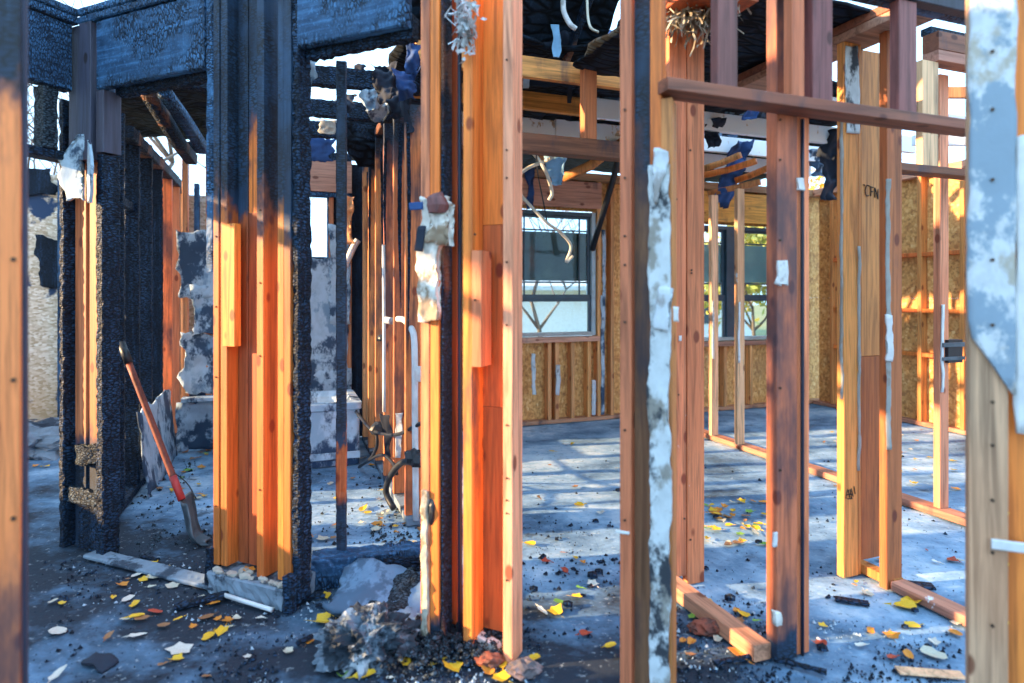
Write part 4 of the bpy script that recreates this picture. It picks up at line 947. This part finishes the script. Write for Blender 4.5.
sh = Thing('shovel', 'shovel with red wooden handle leaning on the charred hall studs', 'shovel', FX, gx(198, 3.12), 3.12)
ht, hb = P(121, 343, 3.45), P(182, 500, 3.2)
g0 = ht+(hb-ht)*.14
sh.tube('handle', [g0, ht+(hb-ht)*.55, hb], .017, M['handle'], n=10)
sh.tube('grip', [ht, g0], .022, M['black'], n=10, smooth=1)
sh.tube('ferrule', [ht+(hb-ht)*.86, hb], .019, M['red'], n=10, smooth=1, label='red painted shaft end')
path = [P(180, 500, 3.2), P(184, 515, 3.18), P(187, 530, 3.16), P(194, 541, 3.14), P(204, 546, 3.12)]
pp = catmull(path, 4); vs, fs = [], []
NS = 8
for side in (0, 1):
    for i, p in enumerate(pp):
        t = i/(len(pp)-1); wd = .13*(1-.55*max(0, t-.55)/.45)
        for j in range(NS+1):
            u = j/NS-.5
            q = p+Vector((-.36, .93, .0)).normalized()*(u*2*wd*.8)+Vector((.9, .35, .25))*(u*u*.16)*(1-t*.4)+Vector((.012 if side else 0, 0, -.004 if side else 0))
            q.z = max(q.z, .004+(.0 if side else .006)); vs.append(q-sh.o)
n1 = len(pp)*(NS+1)
for i in range(len(pp)-1):
    for j in range(NS):
        a = i*(NS+1)+j; fs.append((a, a+1, a+NS+2, a+NS+1)); fs.append((n1+a, n1+a+NS+1, n1+a+NS+2, n1+a+1))
for j in range(NS): fs.append((j+1, j, n1+j, n1+j+1)); a = (len(pp)-1)*(NS+1)+j; fs.append((a, a+1, n1+a+1, n1+a))
for i in range(len(pp)-1):
    a = i*(NS+1); fs.append((a, a+NS+1, n1+a+NS+1, n1+a)); a += NS; fs.append((a+NS+1, a, n1+a, n1+a+NS+1))
obj('blade', mesh('blade', vs, fs, True), M['iron'], sh.r)

dp = Thing('drywall_panel', 'torn smoke stained drywall leaning along the foot of charred studs', 'panel', L2, .09, 1.15)
obj('panel_sheet', slab(1.08, .54, .014, nx=16, ny=12, edge=.03, amp=.012, seed=121, shape=None), M['plaster_blue'], dp.r, rot=(R(-6), 0, R(90)))

# ------------------------------------------------------------------ debris on the floor
fl = .0
tag(obj('plaster_lump', rock(.15, .11, .10, 7, .5, 5, 4.2), M['rubble'], loc=G(366, 655)+Vector((0, 0, -.01)), rot=(0, 0, .3)), 'large ash grey plaster lump on the ground before the plastered post', 'lump')
tag(obj('plaster_sheet', slab(.42, .34, .02, nx=14, ny=12, edge=.05, amp=.03, seed=131, freq=7), M['blue_sheet'], loc=G(372, 628)+Vector((0, -.02, .05)), rot=(R(-80), R(6), R(-8))), 'blue grey crumpled sheet lying behind the large plaster lump', 'sheet')
tag(obj('burnt_sheet', slab(.30, .22, .02, nx=12, ny=10, edge=.05, amp=.03, seed=132, freq=9), M['ashy'], loc=G(404, 622)+Vector((0, 0, .03)), rot=(R(-76), R(-6), R(30))), 'dark burnt sheet curling beside the plastered post foot', 'sheet')
tag(obj('white_tube', tube([G(225, 600)+Vector((0, 0, .02)), G(272, 613)+Vector((0, 0, .012))], .009, n=8, smooth=1), M['pvc']), 'thin white tube lying in front of the concrete curb', 'tube')
tag(obj('charred_plank', bar((-.10, -.025, 0), (.10, .025, .022), rough=.006, axis=0), M['char'], loc=G(202, 603), rot=(0, R(-4), R(25))), 'charred plank end lying left of the concrete curb', 'plank')
tag(obj('grey_plank', bar((-.5, -.045, 0), (.5, .045, .02), rough=.004, axis=0), M['concrete'], loc=G(165, 574), rot=(0, 0, R(-23))), 'flat dusty grey threshold strip between corner post and door post', 'plank')
tag(obj('wood_offcut', bar((-.05, -.02, 0), (.05, .02, .03)), M['plaster_clean'], loc=G(488, 648)+Vector((0, 0, .005)), rot=(0, R(12), R(-30))), 'whitish offcut among rubble at the panel post foot', 'offcut')
tag(obj('brick_shard', rock(.045, .03, .025, 9, .4, 3, 3.5), M['brick'], loc=G(490, 664)), 'reddish brick shard near the edge stud foot', 'shard')
tag(obj('brick_shard', rock(.06, .035, .03, 10, .4, 3, 3.5), M['brick'], loc=G(706, 632)), 'red brown shard beside the floor plate of the sunlit post', 'shard')
tag(obj('grey_block', rock(.055, .04, .03, 11, .4, 3, 3.5), M['pinkrock'], loc=G(524, 674)), 'pinkish grey rubble block at the foot of the edge stud', 'rubble')
tag(obj('dark_plank', bar((-.06, -.02, 0), (.06, .02, .014), rough=.003, axis=0), M['char'], loc=G(852, 603), rot=(0, 0, R(-20))), 'small dark plank bit on the floor before the marked post', 'plank')
tag(obj('dark_plank', bar((-.07, -.03, 0), (.07, .03, .012), rough=.003, axis=0), M['char'], loc=G(915, 586), rot=(0, 0, R(-15))), 'flat dark plank bit behind the marked post foot', 'plank')
tag(obj('pale_board', bar((-.10, -.022, 0), (.10, .022, .008), rough=.002, axis=0), M['pale'], loc=G(930, 674), rot=(0, 0, R(-8))), 'pale splinter board lying on dark ash by the blurred nail-holed post', 'board')
tag(obj('dark_cloth', slab(.12, .06, .008, edge=.02, amp=.015, seed=133, freq=9), M['darkcloth'], loc=G(92, 668), rot=(R(-82), 0, R(-20))), 'dark blue flat scrap lying on the ash by the blurred post', 'scrap')
tag(obj('debris_pile', rock(.55, .28, .16, 12, .5, 4, 2.5), M['concrete'], loc=(-3.9, 4.95, -.02)), 'heap of grey debris below the bleached strand board', 'debris')
tag(obj('white_scrap', slab(.05, .12, .006, nx=4, ny=6, edge=.015, amp=.004, seed=134), M['plaster_clean'], loc=G(936, 466), rot=(0, R(8), R(20))), 'white torn scrap against the lone partition stud', 'scrap')
tag(obj('bent_wire', tube([G(168, 470)+Vector((0, 0, .01)), G(186, 485)+Vector((0, 0, .02)), G(196, 500)+Vector((0, 0, .01))], .004, n=5), M['black']), 'thin black bent wire on the floor behind the shovel', 'wire')
for i, (px, py, rz, L) in enumerate(((300, 600, 10, .10), (458, 640, 80, .09), (448, 648, 30, .07), (340, 612, -20, .11), (310, 640, 50, .05), (430, 655, 20, .06), (735, 662, 15, .08), (800, 668, -30, .08), (350, 566, 5, .12), (150, 560, -20, .05))):
    tag(obj('charred_stick', bar((-L, -.012, 0), (L, .012, .018), rough=.005, axis=0), M['char'], loc=G(px, py), rot=(0, 0, R(rz))),
        'burnt stick on the ash '+['before the black post edge', 'between plastered post and panel post', 'under the plastered post', 'in front of the threshold curb', 'left of the large plaster lump', 'right of the large plaster lump', 'at the near end of the floor plate', 'before the sunlit post', 'on top of the threshold curb', 'at the corner post foot'][i], 'stick')

# crumbs: real small chips, too many to count
def crumbs(label, areas, n, mat, smin, smax, seed, zmax=.0):
    rnd = random.Random(seed); vs, fs = [], []
    for _ in range(n):
        ar = rnd.choice(areas); px, py = rnd.uniform(ar[0], ar[2]), rnd.uniform(ar[1], ar[3]); p = G(px, py); s_ = smin+(smax*1.5-smin)*rnd.random()**4
        if noise.noise(Vector((p.x*2.3, p.y*2.3, seed)))+.5*noise.noise(Vector((p.x*7, p.y*7, seed))) < rnd.uniform(-.3, .25): continue
        p.z = rnd.uniform(0, zmax)
        k = len(vs); th = rnd.uniform(0, 6.28)
        for j in range(5):
            a = th+j*1.2566; rr_ = s_*rnd.uniform(.5, 1.1); vs.append(p+Vector((rr_*math.cos(a), rr_*math.sin(a), -.004)))
        vs.append(p+Vector((rnd.uniform(-.3, .3)*s_, rnd.uniform(-.3, .3)*s_, s_*rnd.uniform(.35, .8))))
        for j in range(5): fs.append((k+j, k+(j+1) % 5, k+5))
    o = obj('debris_crumbs', mesh('crumbs', vs, fs), mat); tag(o, label, kind='stuff')
near = [(300, 585, 520, 683), (60, 560, 320, 620), (200, 600, 420, 683), (620, 600, 780, 683), (420, 630, 540, 683), (780, 620, 960, 683)]
crumbs('black char crumbs over the near floor', near+[(30, 560, 960, 683)], 7000, M['char_fine'], .002, .008, 1)
crumbs('pale plaster crumbs over the near floor', near, 2600, M['plaster_blue'], .002, .007, 2)
crumbs('char crumbs on the room floor', [(525, 440, 965, 600), (520, 520, 700, 640)], 900, M['char_fine'], .003, .012, 3)
crumbs('char and plaster crumbs in the bathroom', [(130, 455, 210, 560), (300, 430, 425, 560), (370, 460, 425, 560)], 1500, M['ashy'], .003, .013, 4)
crumbs('rubble crumbs heaped at the feet of the centre posts', [(425, 615, 515, 665), (330, 600, 440, 680)], 2600, M['ashy'], .004, .016, 5, .05)
ORDC = 'leftmost second third fourth fifth sixth seventh eighth ninth'.split()
for ar, zone, n in (((530, 470, 620, 650), 'between panel post and pink stud', 8), ((705, 500, 770, 650), 'between stud pair and sunlit post', 6), ((320, 600, 500, 675), 'in the rubble before the centre posts', 7), ((815, 560, 960, 660), 'on the floor before the marked post', 6)):
    pts = sorted((random.uniform(ar[0], ar[2]), random.uniform(ar[1], ar[3])) for _ in range(n))
    for k, (px, py) in enumerate(pts):
        s_ = random.uniform(.012, .026)
        tag(obj('charcoal_chunk', rock(s_, s_*.8, s_*.7, 500+k*7+n, .5, 1), M['char'], loc=G(px, py)), 'black charcoal lump '+zone+', '+('rightmost' if k == n-1 else ORDC[k]+(' from left' if k else '')), 'charcoal', 'charcoal lumps '+zone)

# ------------------------------------------------------------------ fallen leaves, each one its own object
def leaf_mesh(seed, kind):
    rnd = random.Random(seed); n = 10; out = []
    for i in range(n):
        a = 2*math.pi*i/n
        r = (1.0 if i % 2 == 0 else .74) if kind == 0 else (.55+.45*abs(math.cos(a)))*(1 if i % 2 else .92)
        if kind == 2: r = math.hypot(1.0*math.cos(a), .42*math.sin(a))
        out.append((r*math.cos(a)*rnd.uniform(.85, 1.1), r*math.sin(a)*rnd.uniform(.75, 1.1)))
    c = rnd.uniform(.15, .5); tw = rnd.uniform(-.3, .3); vs = []
    for top in (0, 1):
        vs += [(x, y, c*(abs(y)**1.5)+tw*x*y+.12*x*x+top*.02) for x, y in out]+[(0, 0, top*.02)]
    zm = min(v[2] for v in vs); vs = [(x, y, z-zm) for x, y, z in vs]; fs = []
    for i in range(n):
        j = (i+1) % n; fs.append((i, n, j)); fs.append((n+1+i, n+1+j, 2*n+1)); fs.append((i, j, n+1+j, n+1+i))
    vs += [(-1, -.03, .0+abs(tw)), (-1.7, .0, .12), (-1, .03, .0)]; k = len(vs); fs.append((k-3, k-2, k-1))
    return mesh('leaf', vs, fs)
LM = {}
def leaf(px, py, col, size, label, group, z=0.0, rnd=random):
    key = (col, rnd.randrange(5))
    if key not in LM:
        LM[key] = leaf_mesh(key[1]*11+len(col), key[1] % 3); LM[key].materials.append(M['leaf_'+col])
    p = G(px, py) if not isinstance(px, Vector) else px
    o = bpy.data.objects.new('fallen_leaf', LM[key]); C.objects.link(o)
    o.location = p+Vector((0, 0, z+.002)); s_ = size*rnd.uniform(.8, 1.15); o.scale = (s_, s_*rnd.uniform(.75, 1), s_*rnd.uniform(.5, 1.2)); o.rotation_euler = (rnd.uniform(-.2, .2), rnd.uniform(-.15, .15), rnd.uniform(0, 6.28))
    tag(o, label, 'leaf', group)
CW = dict(yellow='yellow', orange='orange', brown='brown', pale='pale tan', green='green', red='red', cream='bleached cream')
zones = [((110, 562, 230, 630), 34, 'between corner post and door post', ['pale', 'cream', 'yellow', 'orange', 'brown', 'pale']),
         ((40, 600, 300, 680), 16, 'on dark ash before the concrete curb', ['cream', 'pale', 'yellow', 'brown']),
         ((155, 448, 208, 500), 26, 'on the floor behind the shovel', ['yellow', 'orange', 'brown', 'pale', 'green']),
         ((28, 445, 58, 480), 6, 'below the bleached strand board', ['yellow', 'orange']),
         ((375, 480, 424, 560), 34, 'along the foot of the scorched stud row', ['pale', 'brown', 'cream', 'yellow', 'orange', 'pale']),
         ((303, 440, 380, 550), 16, 'on blue floor by the thin stud', ['yellow', 'pale', 'brown', 'orange']),
         ((300, 590, 430, 680), 22, 'round the large plaster lump', ['yellow', 'yellow', 'orange', 'green', 'cream']),
         ((430, 655, 520, 680), 7, 'before the panel post', ['yellow', 'orange', 'cream']),
         ((528, 540, 620, 660), 13, 'between edge stud and pink stud', ['yellow', 'yellow', 'orange', 'red', 'cream', 'green']),
         ((528, 430, 620, 520), 9, 'on the floor below the back window', ['yellow', 'brown', 'cream']),
         ((705, 500, 765, 545), 40, 'in the drift behind the sunlit post', ['yellow', 'yellow', 'orange', 'brown', 'pale', 'green']),
         ((680, 600, 770, 660), 18, 'beside the floor plate of the sunlit post', ['yellow', 'green', 'orange', 'brown', 'pale']),
         ((820, 430, 960, 495), 40, 'on the far floor beyond the marked post', ['yellow', 'pale', 'orange', 'brown']),
         ((820, 545, 965, 660), 22, 'on the floor around the marked post', ['yellow', 'orange', 'pale', 'cream', 'red'])]
ORD = 'leftmost second third fourth fifth sixth seventh eighth ninth tenth eleventh twelfth thirteenth fourteenth fifteenth sixteenth seventeenth eighteenth nineteenth twentieth'.split()
for (x0, y0, x1, y1), n, zone, cols in zones:
    byc = {}
    for i in range(n): byc.setdefault(cols[i % len(cols)], []).append((random.uniform(x0, x1), random.uniform(y0, y1)))
    far = y0 < 520
    for c, pts in byc.items():
        pts.sort()
        for k, (px, py) in enumerate(pts):
            lab = CW[c]+' leaf '+zone
            if len(pts) > 1: lab += ', '+('leftmost' if k == 0 else 'rightmost' if k == len(pts)-1 else ORD[k]+' from left')
            leaf(px, py, c, random.uniform(.015, .036) if not far else random.uniform(.02, .04), lab, 'fallen leaves '+zone)
# leaves that stand out
for px, py, c, s_, lab in ((155, 612, 'red', .03, 'red and yellow leaf on the ash before the door post'), (180, 650, 'cream', .05, 'large cream leaf alone on the dark ash left of the curb'), (58, 632, 'cream', .04, 'cream leaf lying near the blurred scorched post'),
                           (222, 632, 'yellow', .03, 'round yellow leaf below the white tube'), (325, 622, 'yellow', .06, 'big upright yellow leaf at the plaster lump edge'), (342, 660, 'orange', .04, 'orange yellow leaf under the large plaster lump'),
                           (390, 656, 'yellow', .045, 'yellow leaf on top of the rubble right of the plaster lump'), (452, 668, 'yellow', .05, 'yellow and orange leaf before the centre posts'), (365, 676, 'yellow', .04, 'yellow leaf lowest in the rubble before the plaster lump'),
                           (556, 612, 'yellow', .04, 'yellow maple leaf upright on the room floor'), (565, 571, 'red', .03, 'red leaf on the room floor'), (738, 655, 'orange', .05, 'orange leaf heap top beside the sunlit floor plate'),
                           (912, 603, 'yellow', .05, 'bright yellow leaf on the marked post floor plate'), (905, 607, 'yellow', .045, 'second bright yellow leaf on the floor plate end'), (912, 626, 'yellow', .04, 'yellow leaf fallen before the floor plate of the marked post'),
                           (892, 636, 'orange', .03, 'orange leaf on the ash before the marked post'), (933, 655, 'pale', .04, 'bluish pale leaf on the ash by the nail-holed post'), (250, 566, 'orange', .035, 'orange leaf lodged between the studs on the curb')):
    p = G(px, py) if py != 566 else WA.w(am(249, .03), .03, .09)
    leaf(p, 0, c, s_, lab, None)

# ------------------------------------------------------------------ outside: house, trees, shrubs
hs = Thing('neighbour_house', 'pale house with grey gable roof outside the back windows', 'house', Frame((-1.5, 17), 12), 0, 0)
hs.bar('wall', (-3, 9), (0, 5), (-.1, 1.6), M['siding'])
vs = [(-3.4, -.5, 1.5), (9.4, -.5, 1.5), (9.4, 2.5, 3.1), (-3.4, 2.5, 3.1), (-3.4, 5.5, 1.5), (9.4, 5.5, 1.5)]
vs = vs+[(x, y, z-.12) for x, y, z in vs]
obj('roof', mesh('roof', vs, [(0, 1, 2, 3), (3, 2, 5, 4), (9, 8, 7, 6), (10, 11, 8, 9), (0, 6, 7, 1), (4, 5, 11, 10), (0, 3, 9, 6), (3, 4, 10, 9), (1, 7, 8, 2), (2, 8, 11, 5)]), M['shingle'], hs.r)
for a in (4.6, 7): hs.bar('window', (a, a+.8), (-.04, .02), (.4, 1.3), M['vinyl'], axis=2)
def tree(name, label, x, y, h, seed, leaves=None, nl=0):
    rnd = random.Random(seed); vs, fs = [], []; tips = []
    def limb(p, d, L, r, lv):
        pts = [p]; q = Vector(p); dd = Vector(d)
        for k in range(3):
            dd = (dd+Vector((rnd.uniform(-.25, .25), rnd.uniform(-.25, .25), rnd.uniform(-.05, .2)))).normalized(); q = q+dd*L/3; pts.append(q.copy())
        me = tube(pts, r, n=5, smooth=1, radii=lambda t: r*(1-.55*t)); k = len(vs)
        vs.extend([v.co.copy() for v in me.vertices]); fs.extend([tuple(i+k for i in f.vertices) for f in me.polygons]); bpy.data.meshes.remove(me)
        tips.append(q.copy())
        if lv:
            for _ in range(4 if lv > 1 else 3):
                a = rnd.uniform(0, 6.28); limb(pts[rnd.choice((2, 3, 3))], (dd*.7+Vector((math.cos(a), math.sin(a), rnd.uniform(-.1, .7)))).normalized(), L*rnd.uniform(.55, .8), r*.5, lv-1)
    limb(Vector((0, 0, 0)), Vector((0, 0, 1)), h*.45, h*.018, 4)
    T = Thing(name, label, 'tree', FX, x, y, -.12); obj('trunk', mesh('tree', vs, fs, True), M['bark'], T.r)
    if nl:
        v2, f2 = [], []
        for _ in range(nl):
            c = rnd.choice(tips)+Vector([rnd.gauss(0, .22) for _ in range(3)]); k = len(v2); a = Vector([rnd.gauss(0, 1) for _ in range(3)]).normalized()*.07; b = a.orthogonal().normalized()*.05
            v2 += [c-a, c+b, c+a, c-b]; f2.append((k, k+1, k+2, k+3))
        o = obj('foliage', mesh('foliage', v2, f2), M[leaves], T.r); o['kind'] = 'stuff'
for i, (x, y, h, lab) in enumerate(((.45, 9.2, 2.9, 'low bare tree close outside the window with muntins'), (-.9, 13.5, 4.6, 'taller bare tree outside the window with muntins'), (-4.6, 11.5, 4.4, 'bare tree outside the bathroom window hole'), (-9.5, 12, 5.5, 'bare tree beyond the bleached strand board wall'), (-4.9, 6.6, 5.2, 'bare tree seen over the corner header'))):
    tree('bare_tree', lab, x, y, h, 50+i)
tree('leafy_shrub', 'yellow green shrub outside the double window', 4.0, 10.2, 2.6, 61, 'leaf_bush', 2600)
tree('leafy_shrub', 'yellowing small tree outside the double window beyond the green shrub', 5.6, 12.6, 3.0, 62, 'leaf_yellow', 1800)
hallr = sheet_thing('roof_sheet', 'burnt black roof sheet lying over the charred hall studs', 'roof sheet', P(172, 100, 4.2)+Vector((0, 0, .12)), 20, 1.3, 1.5, M['roof_char'], (R(-92), 0), nx=14, ny=14, edge=.1, amp=.04, seed=201)
